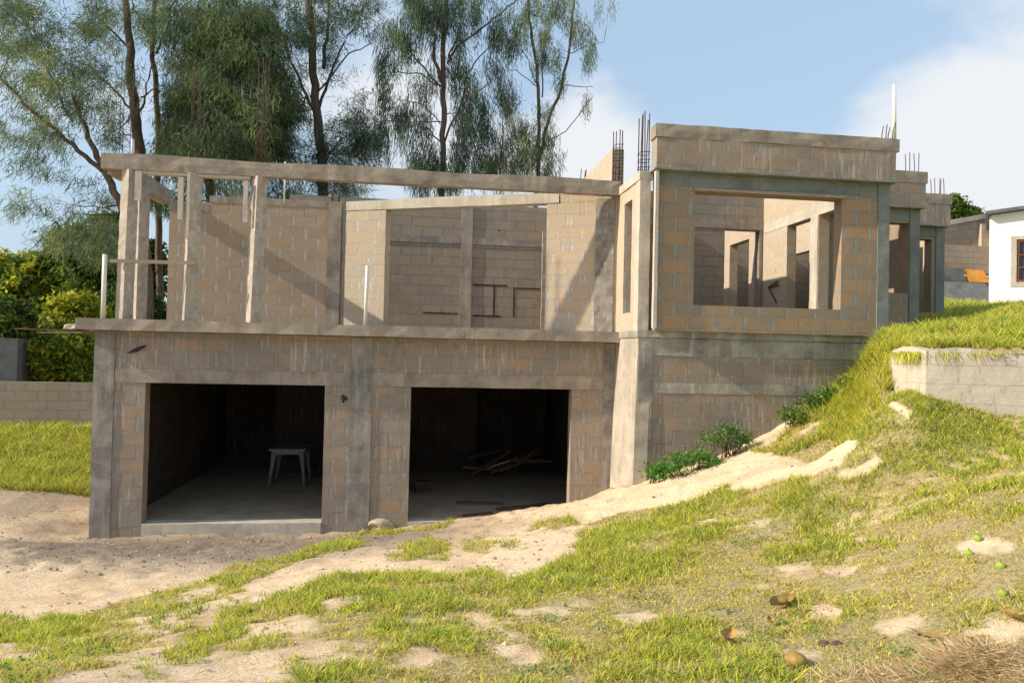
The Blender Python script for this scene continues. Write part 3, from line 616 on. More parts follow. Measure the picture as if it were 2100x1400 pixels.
wing(8.55,10.27,12.76,9.5,10.0,3.72,2.9)
wall('wing_side_wall',(6.80,11.35),(6.80,9.96),1.9,5.9,.15,M['brick_win'],B,[(.2,.9,3.3,5.2)],jit=.0025,seg=.3)
wall('wing_side_wall',(8.47,12.74),(8.47,11.58),2.4,5.9,.18,M['brick_win'],B,jit=.0025,seg=.3)
wall('wing_partition_wall',(8.55,17.2),(8.55,12.98),3.1,5.9,.18,M['brick_pale'],B,[(1.6,2.5,3.12,5.18)],jit=.0025,seg=.3)
wall('wing_side_wall',(10.1,17.2),(10.1,12.97),2.8,5.9,.16,M['brick_pale'],B,jit=.0025,seg=.3)
# starter bars: every bundle is one part, its stirrups a sub-part
def rebars(cx,cy,z0,z1,sx=.12,sy=.12,n=4,stir=0,r=.007,lean=.02,seed=0,name='rebar_bundle'):
    rd=random.Random(seed+int(cx*100)); segs=[]
    P=[(-sx/2,-sy/2),(sx/2,-sy/2),(sx/2,sy/2),(-sx/2,sy/2),(0,-sy/2),(0,sy/2)][:n]
    for (a,b_) in P:
        top=z1-rd.random()*.12*(z1-z0); la=rd.uniform(-lean,lean)*(z1-z0); lb=rd.uniform(-lean,lean)*(z1-z0)
        segs.append(([(cx+a,cy+b_,z0-.03),(cx+a+la*.3,cy+b_+lb*.3,(z0+top)/2),(cx+a+la,cy+b_+lb,top)],r))
    o=tube_obj(name,segs,M['rust'],B,5)
    if stir:
        for k in range(stir):
            z=z0+.06+k*.11; e=.012
            s=tube_obj('stirrup',[([(cx-sx/2-e,cy-sy/2-e,z),(cx+sx/2+e,cy-sy/2-e,z+.01),(cx+sx/2+e,cy+sy/2+e,z-.01),(cx-sx/2-e,cy+sy/2+e,z),(cx-sx/2-e,cy-sy/2-e,z)],.006)],M['rust'],None,4); s.parent=o
    return o
rebars(-4.33,10.98,5.52,6.9,.14,.1,4,r=.005,lean=.01)
rebars(-3.37,10.98,5.52,7.0,.10,.1,4,r=.006,lean=.01,seed=2)
rebars(-2.42,10.98,5.52,7.1,.13,.1,6,r=.006,lean=.01,seed=3)
rebars(3.19,9.97,5.43,6.32,.12,.12,6,3,.009,seed=4)
rebars(3.19,11.35,5.5,6.52,.11,.14,5,7,.009,seed=5)
rebars(6.88,9.75,6.05,6.32,.10,.1,4,0,.007,.25,seed=6)
rebars(8.58,11.45,6.06,6.46,.17,.1,4,0,.007,.03,seed=7)
rebars(10.15,12.8,6.06,6.42,.2,.1,5,0,.007,.03,seed=8)
rebars(-1.56,13.05,5.40,5.75,.12,.12,4,1,.008,.05,seed=9)
rebars(3.18,13.9,6.2,6.5,.1,.1,3,0,.009,.1,seed=10)
# plastic conduit pipes cast into the slab and parapets
def pipe(x,y,z0,z1,r=.022,lean=0):
    return tube_obj('conduit_pipe',[([(x,y,z0),(x+lean,y,z1)],r)],M['pvc'],B,10)
pipe(-4.55,10.92,3.10,4.05,.032); pipe(-.82,10.92,3.10,4.03,.027,.01)
pipe(-4.23,10.97,5.50,5.76,.022,-.01); pipe(6.99,9.72,6.04,6.89,.027,-.02); pipe(-2.43,12.9,5.3,6.05,.014)
tube_obj('bent_wire',[([(-3.0,13.05,5.39),(-2.75,13.05,5.44),(-2.60,13.0,5.42)],.01),([(-2.75,13.05,5.42),(-2.86,13.05,5.60)],.012)],M['rust'],B,5)
# wall defects
tube_obj('broken_hole',[([(-4.22,10.985,2.63),(-4.10,10.982,2.68),(-3.98,10.985,2.74)],[.01,.03,.012])],M['chase'],B,8)
tube_obj('rust_blot',[([(-1.14,10.992,2.06),(-1.1,10.99,2.0),(-1.13,10.992,1.95)],[.015,.05,.02])],M['chase'],B,8)

# ------------------------------------------------------------ loose things round the house
def wb(name,x0,x1,y0,y1,z0,z1,mat,label,cat,group=None,rot=0,roty=0,jit=.0025):
    cx,cy,cz=(x0+x1)/2,(y0+y1)/2,(z0+z1)/2
    o=wall(name,(x0-cx,y0-cy),(x1-cx,y0-cy),z0-cz,z1-cz,y1-y0,M[mat],None,jit=jit,seg=.3); o.location=(cx,cy,cz); o.rotation_euler=(0,roty,rot)
    return tag(o,label,cat,group)
wb('wooden_plank',-4.45,-3.28,10.84,10.87,3.935,3.985,'wood','narrow weathered plank tied level across the two left terrace columns','plank',roty=-.01)
wb('wooden_plank',-5.75,-4.7,10.95,11.2,2.93,2.948,'wood_dk','dark reddish formwork plank sticking out left under the slab','plank',group='formwork planks under the slab',roty=.015)
wb('wooden_plank',-5.6,-4.7,11.25,11.4,2.905,2.92,'wood','thin paler formwork lath just under the dark plank at the slab end','plank',group='formwork planks under the slab',roty=-.02)
# plastic table in the left garage
T=empty('plastic_table',(-2.42,14.2,.125),'white plastic table with splayed legs standing in the left garage','table')
tbm=wall('tabletop',(-2.78,13.9),(-2.10,13.9),.80,.835,.8,M['shaded_plastic'],T,jit=.001,seg=.4)
wall('apron',(-2.74,13.94),(-2.14,13.94),.73,.80,.72,M['shaded_plastic'],T,jit=.001,seg=.4)
for sx_,sy_ in ((-1,-1),(1,-1),(1,1),(-1,1)):
    x=-2.44+sx_*.27; y=14.3+sy_*.33
    tube_obj('leg',[([(x-sx_*.02,y,.78),(x+sx_*.02,y+sy_*.01,.45),(x+sx_*.06,y+sy_*.04,.125)],[.06,.034,.028])],M['shaded_plastic'],T,8)
# timber in the right garage
def stick(label,p0,p1,w,h,mat,group,name='timber_board'):
    p0=Vector(p0);p1=Vector(p1);d=p1-p0;L=d.length
    o=wall(name,(-L/2,-w/2),(L/2,-w/2),-h/2,h/2,w,M[mat],None,jit=.003,seg=.35); o.location=(p0+p1)/2; o.rotation_euler=d.to_track_quat('X','Z').to_euler()
    return tag(o,label,'board',group)
gg='scrap timber in the right garage'
stick('long dark board lying on the right garage floor near the opening',(1.35,11.75,.15),(2.35,12.15,.15),.09,.03,'wood_dk',gg)
stick('short dark board lying flat left of the long one in the right garage',(.7,12.3,.15),(1.5,12.2,.15),.07,.03,'wood_dk',gg)
stick('thin dark lath on the right garage floor nearest the threshold',(.75,11.35,.145),(1.25,11.55,.145),.05,.02,'wood_dk',gg)
rs=random.Random(5)
words=['lowest','broad','crooked','pale','slanting','split','short','upper','leaning','propped','topmost','long']
for k in range(12):
    x=1.2+rs.random()*1.4; y=14.0+rs.random()*1.4; z=.16+k*.035; a=rs.uniform(-.6,.6); L=rs.uniform(.6,1.1)
    stick('rough board in the dim jumbled timber heap at the back of the right garage',(x-L/2*math.cos(a),y-L/2*math.sin(a),z+rs.uniform(0,.1)),(x+L/2*math.cos(a),y+L/2*math.sin(a),z+rs.uniform(0,.45)),rs.uniform(.06,.13),.03,'wood' if k%3==0 else 'wood_dk','boards of the timber heap')
o=wb('concrete_block',.0,.28,13.3,13.5,.126,.32,'brick_shade','single grey block standing on the right garage floor','block')  # block dimmed through the darkened masonry colour
def rock(name,loc,s,mat,label,cat,group=None,seed=1,sub=3,amp=.25):
    import bmesh
    bm=bmesh.new(); bmesh.ops.create_icosphere(bm,subdivisions=sub,radius=1); rr=random.Random(seed); ph=[Vector((rr.uniform(-1,1),rr.uniform(-1,1),rr.uniform(-1,1))).normalized() for _ in range(9)]
    for v in bm.verts:
        n=v.co.normalized(); k=1
        for p in ph: k-=max(0,n.dot(p)-.72)*amp*3
        v.co=Vector((n.x*k*s[0],n.y*k*s[1],n.z*k*s[2]))
    me=bpy.data.meshes.new(name); bm.to_mesh(me); bm.free(); o=link(name,me,M[mat]); o.location=loc; return tag(o,label,cat,group)
hp=hit(780,1084); rock('stone',(hp[0],hp[1],float(height(*hp))+.07),(.21,.14,.11),'stone','pale angular stone lying before the wall between the garages','stone',seed=4)
hp=hit(748,1090); rock('stone',(hp[0]-.02,hp[1],float(height(*hp))+.02),(.06,.05,.035),'stone','small chip of stone just left of the big pale stone','stone',seed=5)
hp=hit(1290,1225)
# ------------------------------------------------------------ retaining wall
R_=empty('retaining_wall',(4.9,6.9,2.4),'low weathered rendered retaining wall holding back the grassy terrace at right','wall')
A_,B_,C_=RW
ztop=lambda u:.05*math.sin(u*2.3+.5)+.03*math.sin(u*7.1)
wall('end_face',tuple(A_),tuple(B_),1.9,2.85,.14,M['ret'],R_,jit=.003,seg=.09,top=ztop,edge=.02)
wall('front_face',tuple(B_),tuple(C_),1.4,2.86,.15,M['ret'],R_,jit=.003,seg=.11,top=lambda u:.04*math.sin(u*1.9)+.03*math.sin(u*6.1)-.0*u,edge=.02)
# grass hanging over the wall top
def tuft(x,y,z,n,h,w,pal,wt,spread,lean=(.3,1.1),r=None):
    a=rng.uniform(0,2*np.pi,n); d=np.sqrt(rng.random(n))*spread; P=np.stack([x+np.cos(a)*d,y+np.sin(a)*d,np.full(n,z)],1)
    return blades(P,h*rng.uniform(.5,1.2,n),w*rng.uniform(.7,1.3,n),rng.uniform(*lean,n),rng.uniform(0,2*np.pi,n),pick(n,pal,wt))
parts=[]
def along(p,q,n,zf,h,drop=True):
    for k in range(n):
        t_=rng.random(); x=p[0]+(q[0]-p[0])*t_; y=p[1]+(q[1]-p[1])*t_+.05; z=zf(x,y)
        hang=vnoise(x*1.0,y*0,2.1,7)
        m_=26; az=rng.normal(-math.pi/2-.3,.8,m_); P=np.stack([x+rng.normal(0,.05,m_),y+rng.normal(0,.04,m_),np.full(m_,z)],1)
        V,F_,Cc=blades(P,h*rng.uniform(.5,1.2,m_),np.full(m_,.010),rng.uniform(.4,1.0,m_),az,pick(m_,[G_YEL,G_BRIGHT,G_GREEN,G_STRAW],[4,5,1,1]))
        if drop:  # the outer ends droop over the edge
            s=np.tile(np.repeat([0,.5,1.0],2),m_); dr=(.02+.30*max(0,hang-.05)); V[:,2]-=s*s*dr*rng.uniform(.4,1.1); 
        parts.append((V,F_,Cc))
for (ox,oy) in ((-.30,.0),(-.15,.0),(0,.02),(.15,0),(-.42,.1),(.3,0)):
    along(np.array([5.34+ox,7.40+oy]),np.array([6.55+ox,9.55+oy]),90,lambda x,y:float(height(x,y))-.01,.16,False)
along(A_,B_,26,lambda x,y:2.84,.09); along(B_,C_,110,lambda x,y:2.85,.08)
V,Fc,Cc=mergeF(parts); o=link('overhanging_grass',npmesh('overhanging_grass',V,Fc,attrs={'col':Cc},uv=False),M['grass']); tag(o,'grass spilling over the top of the retaining wall','grass',kind='stuff')

# ------------------------------------------------------------ left boundary wall, neighbours
L_=empty('boundary_wall',(-8,16.5,.6),'low grey block boundary wall behind the lawn at left','wall')
wall('wall_panel',(-9.62,16.5),(-4.8,16.5),.3,1.90,.15,M['brick_gray'],L_,jit=.0025,seg=.5)
box('pillar',-9.86,-9.625,16.44,16.68,.3,1.93,M['conc'],L_,jit=.003,seg=.25)
wall('wall_panel',(-14,16.6),(-9.87,16.6),.3,1.27,.15,M['brick_gray'],L_,jit=.0025,seg=.5)
K=empty('farther_house',(-12,18,.8),'grey rendered building partly hidden behind the bushes at the left edge','building')
kx,_,kz=atY(37,694,17.6); wall('wall',(kx-8,17.6),(kx,17.6),.5,kz,.2,M['conc_blk'],K,seg=.8); wall('wall',(kx-.2,17.82),(kx-.6,23),.5,kz,.2,M['conc_blk'],K,seg=.8)
# neighbour at right: brown block building, white house
NB=empty('block_outbuilding',(13,20,4.2),'brown block outbuilding with sloping top beside the white house','building')
pA=atY(1930,460,21); 
def px2(x,y,Y): return atY(x,y,Y)
x0=atY(1900,600,21)[0]; x1=atY(2005,600,21)[0]; x2=atY(2031,600,21)[0]
zt0=atY(1945,472,21)[2]; zt1=atY(2030,446,21)[2]; zm=atY(1980,512,21)[2]; zb=atY(1980,552,21)[2]
wall('upper_wall',(x0,21),(x2,21),zm-.3,zt0,.2,M['brick_gray'],NB,jit=.003,seg=.2)
wall('sloping_coping',(x0,20.9),(x2,20.9),zt0+.003,zt0+.16,.35,M['conc_mid'],NB,jit=.003,seg=.2)
for c_ in NB.children[-2:]:
    for v_ in c_.data.vertices: v_.co.z+=(zt1-zt0)*(v_.co.x-x0)/(x2-x0)*max(0,min(1,(v_.co.z-zm)/(zt0-zm)))
wall('pilaster',(x1,20.86),(x2,20.86),zm,zt1-.25,.13,M['brick_pale'],NB,jit=.0025,seg=.3)
wall('lower_wall',(x0,20.4),(x2+.15,20.4),zb-.2,zm+.03,.5,M['brick_gray'],NB,jit=.0025,seg=.3)
wall('base_wall',(x0,21.1),(x2+.4,21.1),3.8,zb-.21,.2,M['conc_dk'],NB,jit=.0025,seg=.5)
SH=empty('metal_sheet_stack',(13.5,19.6,4.2),'dark corrugated metal sheets leaning against the outbuilding under an orange panel','sheets')
def corr(name,xa,xb,ya,yb,z0,z1,mat,parent,n=40,amp=.03,shear=0):
    V=[];Fc=[]
    for i in range(n+1):
        u=i/n; x=xa+(xb-xa)*u; dy=amp*math.sin(i*math.pi/1.5)
        V+=[(x+shear,ya+dy,z0),(x,yb+dy,z1),(x+shear,ya+dy+.012,z0),(x,yb+dy+.012,z1)]
    for i in range(n):
        a=i*4; Fc+=[(a,a+4,a+5,a+1),(a+6,a+2,a+3,a+7)]
    return link(name,npmesh(name,V,Fc),M[mat],parent)
xs0=atY(1900,600,19.5)[0]; xs1=atY(2035,600,19.5)[0]
zA=atY(1980,615,19.5)[2]; zB=atY(1980,580,19.9)[2]
corr('leaning_sheet',xs0,xs1,19.3,19.8,zA-.1,zB,'darksheet',SH,60,.035,.35)
p0=atY(1978,552,20.1);p1=atY(2026,580,20.1)
OP=link('painted_panel',npmesh('painted_panel',[(p0[0]+.1*0,20.1,p0[2]),(p1[0]-.18,20.1,p0[2]),(p1[0],20.0,p1[2]),(p0[0]+.12,20.0,p1[2])]+[(p0[0],20.14,p0[2]),(p1[0]-.18,20.14,p0[2]),(p1[0],20.04,p1[2]),(p0[0]+.12,20.04,p1[2])],[(3,2,1,0),(4,5,6,7),(0,1,5,4),(1,2,6,5),(2,3,7,6),(3,0,4,7)]),M['orange']); tag(OP,'orange painted panel resting above the dark metal sheets','panel')
q0=atY(1925,552,20.1); box('dark_panel',q0[0],p0[0]-.05,20.05,20.1,p1[2]+.02,p0[2]+.02,M['darksheet'],SH,jit=.003)
WH=empty('white_house',(18,18,4.4),'white rendered house with dark sheet roof and brown window at the right edge','house')
h0=atY(2033,600,18.5); ang=math.radians(28); hd=np.array([math.cos(ang),-math.sin(ang)]); hn=np.array([math.sin(ang),math.cos(ang)])
def onp(px,py):
    d=ray(px,py); k=(h0[:2]@hn)/(d[:2]@hn); p=d*k; return float((p[:2]-h0[:2])@hd),p[2]+EYE
h2=h0[:2]; e0=onp(2036,440); e1=onp(2100,431); sl=(e1[1]-e0[1])/(e1[0]-e0[0]); U0,Z1=onp(2085,491); U1,Z0=onp(2122,578)
P_=lambda u,v=0: tuple(h2+hd*u+hn*v)
wall('front_wall',P_(0),P_(6),3.6,e0[1]-.02,.25,M['whitewash'],WH,[(U0,U1,Z0,Z1)],jit=.002,seg=.6,top=lambda u:sl*u)
dr_=h2/np.linalg.norm(h2)
wall('side_wall',tuple(h2+hn*.26+np.array([dr_[1]*-0+dr_[0],dr_[1]])*5.2+np.array([.5,0])),tuple(h2+hn*.26),3.6,e0[1]-.05,.25,M['whitewash'],WH,jit=.002,seg=.8)
rc=[np.array(P_(-.22,-.25)),np.array(P_(6.2,-.25)),np.array(P_(6.2,5.3)),np.array(P_(-.22,-.25))+dr_*6]
rv=[(c_[0],c_[1],e0[1]+sl*float((c_-h2)@hd)+dz) for dz in (0,.09) for c_ in rc]
link('roof',npmesh('roof',rv,[(3,2,1,0),(4,5,6,7),(0,1,5,4),(1,2,6,5),(2,3,7,6),(3,0,4,7)]),M['roofsheet'],WH)
wn=wall('window',P_(U0,.1),P_(U1,.1),Z0,Z1,.03,M['glassdark'],WH,jit=0,seg=1)
wf=wall('window_frame',P_(U0+.003,.02),P_(U1-.003,.02),Z0+.003,Z1-.003,.06,M['redwood'],None,[(.07,U1-U0-.07,.07+Z0,Z0+.33*(Z1-Z0)),(.07,U1-U0-.07,Z0+.36*(Z1-Z0),Z0+.62*(Z1-Z0)),(.07,U1-U0-.07,Z0+.65*(Z1-Z0),Z1-.07)],jit=0,seg=1); wf.parent=wn
wall('window_surround',P_(U0-.14,-.012),P_(U1+.14,-.012),Z0-.14,Z1+.1,.011,M['conc_lt'],WH,[(.14,.14+U1-U0,Z0,Z1)],jit=.002,seg=.5)
# earth bank in front of the neighbours
# (the step itself is part of the ground sheet)

# ------------------------------------------------------------ trees
def segnoise(p,q,n,w,r):
    pts=[]
    for i in range(n+1):
        s=i/n; a=p*(1-s)+q*s
        if 0<i<n: a=a+np.array([r.normal(0,w),r.normal(0,w),r.normal(0,w*.5)])
        pts.append(a)
    return pts
def strands(P,L,w,dirs,col,n_sub=1):
    """thin needle strips from P along dirs"""
    n=len(P); q=P+dirs*L[:,None]; mid=P+dirs*(L*.5)[:,None]+np.stack([rng.normal(0,.02,n),rng.normal(0,.02,n),np.zeros(n)],1)*L[:,None]*3
    s=rng.normal(0,1,(n,3)); s[:,2]*=.2; s-= (s*dirs).sum(1,keepdims=True)*dirs; s/=np.linalg.norm(s,axis=1,keepdims=True); s*=w[:,None]/2
    V=np.stack([P-s*.5,P+s*.5,mid-s,mid+s,q-s*.15,q+s*.15],1).reshape(-1,3); b0=(np.arange(n)*6)[:,None]
    F_=np.concatenate([b0+np.array([[0,1,3,2]]),b0+np.array([[2,3,5,4]])]); C=np.repeat(col,6,axis=0); return V,F_,C
def casuarina(name,Y,limbs,crowns,label,group,pal,seed,wk=1.0,base=None,droop=.8,tas=1.0,loose=.0,cl=1.0,drip=False):
    """limbs: [(pts px, width px start, end)], crowns: [(cx,cy,rx,ry,count)]"""
    global rng
    rng=np.random.default_rng(seed); D=Y/1450.0
    segs=[];LP=[]
    yo=0
    for k,(pts,w0,w1) in enumerate(limbs):
        W3=[]; off=0.0 if k==0 else rng.uniform(-1.2,1.2)
        for i,(px,py) in enumerate(pts):
            s=i/(len(pts)-1); W3.append(atY(px,py,Y+off*s))
        if k==0 and base is not None: 
            W3=[np.array([W3[0][0]+.1,Y,base])]+W3
        fin=[];rad=[]
        for i in range(len(W3)-1):
            sp=segnoise(W3[i],W3[i+1],4,.035*wk,rng); 
            if i: sp=sp[1:]
            fin+=sp
        m_=len(fin); rad=[(w0+(w1-w0)*i/(m_-1))*D*.41 for i in range(m_)]
        segs.append((fin,rad)); LP+= [(f,r_) for f,r_ in zip(fin,rad)]
    LX=np.array([p for p,_ in LP])
    root=empty(name,(LX[0][0],Y,float(LX[0][2])),label,'tree',group)
    tw=[];FP=[]
    for (cx,cy,rx,ry,cnt) in crowns:
        cnt=int(cnt*tas)
        for _ in range(cnt):
            a=rng.uniform(0,2*math.pi); r_=math.sqrt(rng.random()); px=cx+rx*r_*math.cos(a); py=cy+ry*r_*math.sin(a)
            p=atY(px,py,Y+rng.normal(0,.9)*min(2.2,rx*D*1.2))
            dd=np.linalg.norm((LX-p)*np.array([1,1,1.3]),axis=1)+.9*(LX[:,2]>p[2]+.6); j=int(np.argmin(dd)); q=LX[j]
            if rng.random()<.28 and dd[j]<3.5:
                mid=(p+q)/2+np.array([0,0,.12*dd[j]]); tw.append(([q,mid,p],[.016*wk,.011*wk,.006*wk]))
            n=int(rng.integers(34,60)*cl*cl); axis=(p-q); axis/=max(np.linalg.norm(axis),1e-6)
            L=rng.uniform(.14,.42)*rng.uniform(.6,1.15,n)*wk
            d=rng.normal(0,.42+loose,(n,3))+axis*.35*(1+loose); d[:,2]-=droop*rng.uniform(.6,1.3); d/=np.linalg.norm(d,axis=1,keepdims=True)
            spread=rng.normal(0,1,(n,3))*(np.array([.10,.10,.24]) if drip else np.array([.16,.16,.12]))*wk*cl
            c=pick(1,pal,[1]*len(pal))[0]; col=c*rng.uniform(.7,1.3,(n,1))
            FP.append(strands(p+spread,L,rng.uniform(.014,.023,n)*wk,d,col))
    tr=tube_obj('trunk',segs[:1],M['bark'],root,9); 
    for s_ in segs[1:]: tube_obj('limb',[s_],M['bark'],root,7)
    if tw:
        A=np.array([t_[0][0] for t_ in tw]);Mi=np.array([t_[0][1] for t_ in tw]);E_=np.array([t_[0][2] for t_ in tw])
        for a_,b_,w_ in ((A,Mi,.026),(Mi,E_,.016)):
            d=b_-a_; L=np.linalg.norm(d,axis=1); FP.append(strands(a_,L,np.full(len(L),w_*wk),d/L[:,None],np.tile(np.array([(.07,.055,.04)]),(len(L),1))))
    V,F_,Cc=mergeF(FP); link('crown',npmesh('crown',V,F_,attrs={'col':Cc},uv=False),M['needle'],root)
    return len(F_)
N1=(.12,.18,.085);N2=(.18,.24,.095);N3=(.055,.09,.055);N4=(.26,.29,.11);N5=(.11,.165,.11)
TG='casuarina trees behind the house'
cnt=0
cnt+=casuarina('casuarina_tree',21,[([(303,560),(296,500),(245,410),(210,345),(190,300),(165,240),(148,195)],26,7),([(212,352),(160,310),(110,262),(70,232),(0,160)],12,6),([(245,420),(200,425),(150,420)],4,2),([(250,440),(175,440)],4,2),([(150,250),(100,150),(60,60)],6,3)],
 [(70,130,90,60,46),(150,150,80,45,40),(40,250,60,60,22),(110,330,60,50,14),(120,210,60,40,24),(60,60,80,55,50),(20,20,50,40,25),(190,230,50,40,16),(230,270,40,30,10),(60,420,60,30,9),(150,470,70,50,22),(110,500,50,30,10),(215,500,50,50,30),(30,330,40,30,6),(100,270,60,40,16),(200,395,50,30,8),(60,-60,120,50,40),(180,60,50,50,18)],
 'leaning casuarina with forked bare limbs at the far left',TG,[N2,N4,N1,N5],11,.9,.8,.5,1.3,.1)
cnt+=casuarina('casuarina_tree',23,[([(292,470),(288,320),(280,250),(268,150),(262,60),(252,-60)],30,14),([(284,230),(300,190),(312,130)],6,3),([(280,240),(240,190),(190,140),(150,120)],6,3),([(266,100),(215,50),(180,20)],6,3),([(290,200),(330,175)],4,2),([(286,215),(255,255),(215,280)],4,2)],
 [(230,60,60,50,30),(320,50,50,40,22),(170,60,50,45,18),(240,150,50,40,14),(190,180,50,40,14),(300,20,60,30,16),(290,330,30,40,8),(220,-30,90,40,30),(340,-30,60,40,22),(270,180,40,50,8),(230,235,35,30,8)],
 'casuarina with a straight brown trunk rising behind the left terrace columns',TG,[N2,N1,N4],12,.9,.8,.5,.85,.1)
cnt+=casuarina('casuarina_tree',24,[([(325,520),(323,320),(320,200),(312,100),(318,0),(320,-80)],17,8),([(320,110),(345,50),(360,0)],6,3),([(318,90),(285,40),(270,0)],5,3)],
 [(330,60,40,50,20),(350,20,50,40,18),(310,-40,70,40,20),(345,110,30,35,10)],
 'slim casuarina stem just left of the dense dark crown',TG,[N2,N1],13,1.0,.8,.8,.7)
cnt+=casuarina('casuarina_tree',22.5,[([(430,500),(428,330),(440,200),(450,80),(455,-60)],24,10),([(430,320),(400,250),(385,190)],6,3),([(440,250),(500,200),(540,170)],8,3),([(448,150),(400,100),(370,60)],6,3)],
 [(470,200,100,110,300),(400,170,55,70,90),(385,300,45,60,60),(555,240,50,80,110),(520,60,40,50,40),(590,200,30,50,25),(440,300,110,50,150),(490,80,90,60,130),(400,60,60,50,60),(560,320,40,40,40),(380,250,45,70,70),(530,130,55,60,80),(480,0,90,50,70),(470,-60,80,40,40),(490,395,110,40,60),(360,390,50,50,30)],
 'dense dark casuarina crown hanging behind the terrace beam',TG,[(.09,.13,.055),(.12,.165,.06),N1,(.17,.21,.075),(.06,.09,.045)],14,1.1,.8,.9,1.0,.1)
cnt+=casuarina('casuarina_tree',23.5,[([(662,520),(662,400),(658,300),(645,200),(640,100),(632,0),(628,-80)],28,15),([(655,220),(680,150),(705,90),(740,30)],8,3),([(652,240),(620,180),(590,110),(565,40)],9,4),([(664,140),(672,60),(676,0)],10,5),([(650,190),(715,110),(760,90)],5,2),([(658,330),(700,285),(750,255)],5,2)],
 [(640,40,60,60,44),(590,50,55,50,34),(700,50,60,45,22),(740,20,50,30,18),(600,140,40,50,14),(690,130,40,50,12),(700,280,55,40,44),(740,320,45,45,40),(640,320,50,40,34),(740,250,45,30,20),(600,250,35,50,18),(650,390,90,35,40),(760,300,30,30,14),(700,370,60,30,24),(640,-50,110,50,50),(720,210,30,35,6),(760,60,25,25,6)],
 'casuarina with a dark upright trunk and tufts low on its right',TG,[N1,N5,N3,N3,N2],15,.9,.8,.4,1.4,.1)
cnt+=casuarina('casuarina_tree',22,[([(905,520),(906,400),(909,300),(908,200),(908,100),(914,0),(918,-90)],17,11),
 ([(908,180),(885,160),(848,115),(838,90)],6,3),([(897,175),(866,152),(820,148),(800,150)],4,2),([(905,170),(890,110),(888,40),(892,-30)],10,5),([(918,130),(935,100),(985,60),(1040,15),(1070,-10)],6,3),([(910,300),(945,215),(1000,172)],6,3),([(945,215),(958,150),(985,115),(1040,70)],5,2),([(920,120),(940,70),(945,30)],5,2),([(903,290),(880,265),(850,255)],4,2),([(903,255),(870,215),(830,205)],3,2),([(905,250),(860,250),(770,250)],3,1.5),([(915,235),(945,228)],3,1.5)],
 [(810,90,28,30,14),(835,60,30,30,16),(850,20,40,30,20),(880,40,30,40,24),(900,0,50,30,26),(950,40,40,30,18),(800,140,25,22,14),(860,100,30,25,10),(935,140,20,25,14),(790,195,20,28,13),(850,160,18,15,4),(880,190,25,35,12),(822,230,25,25,12),(770,270,26,22,10),(850,250,35,25,14),(855,280,30,30,12),(870,330,34,30,26),(890,360,50,30,34),(960,180,28,25,14),(975,215,22,20,8),(970,250,35,28,22),(985,280,25,35,16),(940,310,30,40,18),(945,250,22,20,8),(1010,60,30,25,10),(1005,140,14,18,5),(1020,95,30,25,7),(795,310,6,22,3),(960,90,30,25,9),(990,20,35,25,14),(1030,190,25,20,6),(900,-50,100,40,50),(945,350,35,25,18),(1000,330,25,30,12),(1040,-30,60,25,16)],
 'casuarina with open drooping tufts in the middle of the sky',TG,[N3,N1,N3,N5],16,.85,.8,1.5,.9,-.12,1.3,True)
cnt+=casuarina('casuarina_tree',22.5,[([(1096,520),(1100,400),(1104,330),(1106,260),(1104,180),(1098,120),(1085,40),(1080,-60)],13,6),([(1106,320),(1125,250),(1150,185),(1165,120),(1172,60),(1178,-40)],9,5),([(1125,290),(1160,270),(1195,225),(1215,195)],3,1.5),([(1112,200),(1112,130),(1106,60)],4,2),([(1104,180),(1060,145),(1040,145)],2.5,1.2),([(1098,170),(1075,110),(1060,80)],2.5,1.2),([(1160,175),(1190,178),(1216,180)],2.5,1.2),([(1170,110),(1200,95),(1238,88)],2.5,1.2),([(1030,330),(1030,250),(1025,140)],3,1.5)],
 [(1090,60,35,45,30),(1110,20,40,30,22),(1130,110,22,25,14),(1105,130,15,20,8),(1170,20,35,30,22),(1185,70,25,25,14),(1210,100,18,22,8),(1155,170,14,12,6),(1200,135,14,10,3),(1035,190,20,35,14),(1050,220,15,25,10),(1025,140,12,18,6),(1060,100,22,25,10),(1115,230,20,25,8),(1085,260,22,25,12),(1050,300,40,45,44),(1100,320,35,45,44),(1040,350,50,30,36),(1000,345,30,25,18),(1120,280,18,25,10),(1190,215,20,15,4),(1140,345,25,15,8),(1060,40,30,30,12),(1230,10,40,14,5),(1120,-50,90,30,30),(1150,300,25,20,4)],
 'slender sparse forked casuarina nearest the tall parapet',TG,[N4,N2,(.10,.115,.06),N1],17,.75,.8,1.35,.9,-.05,1.15,True)
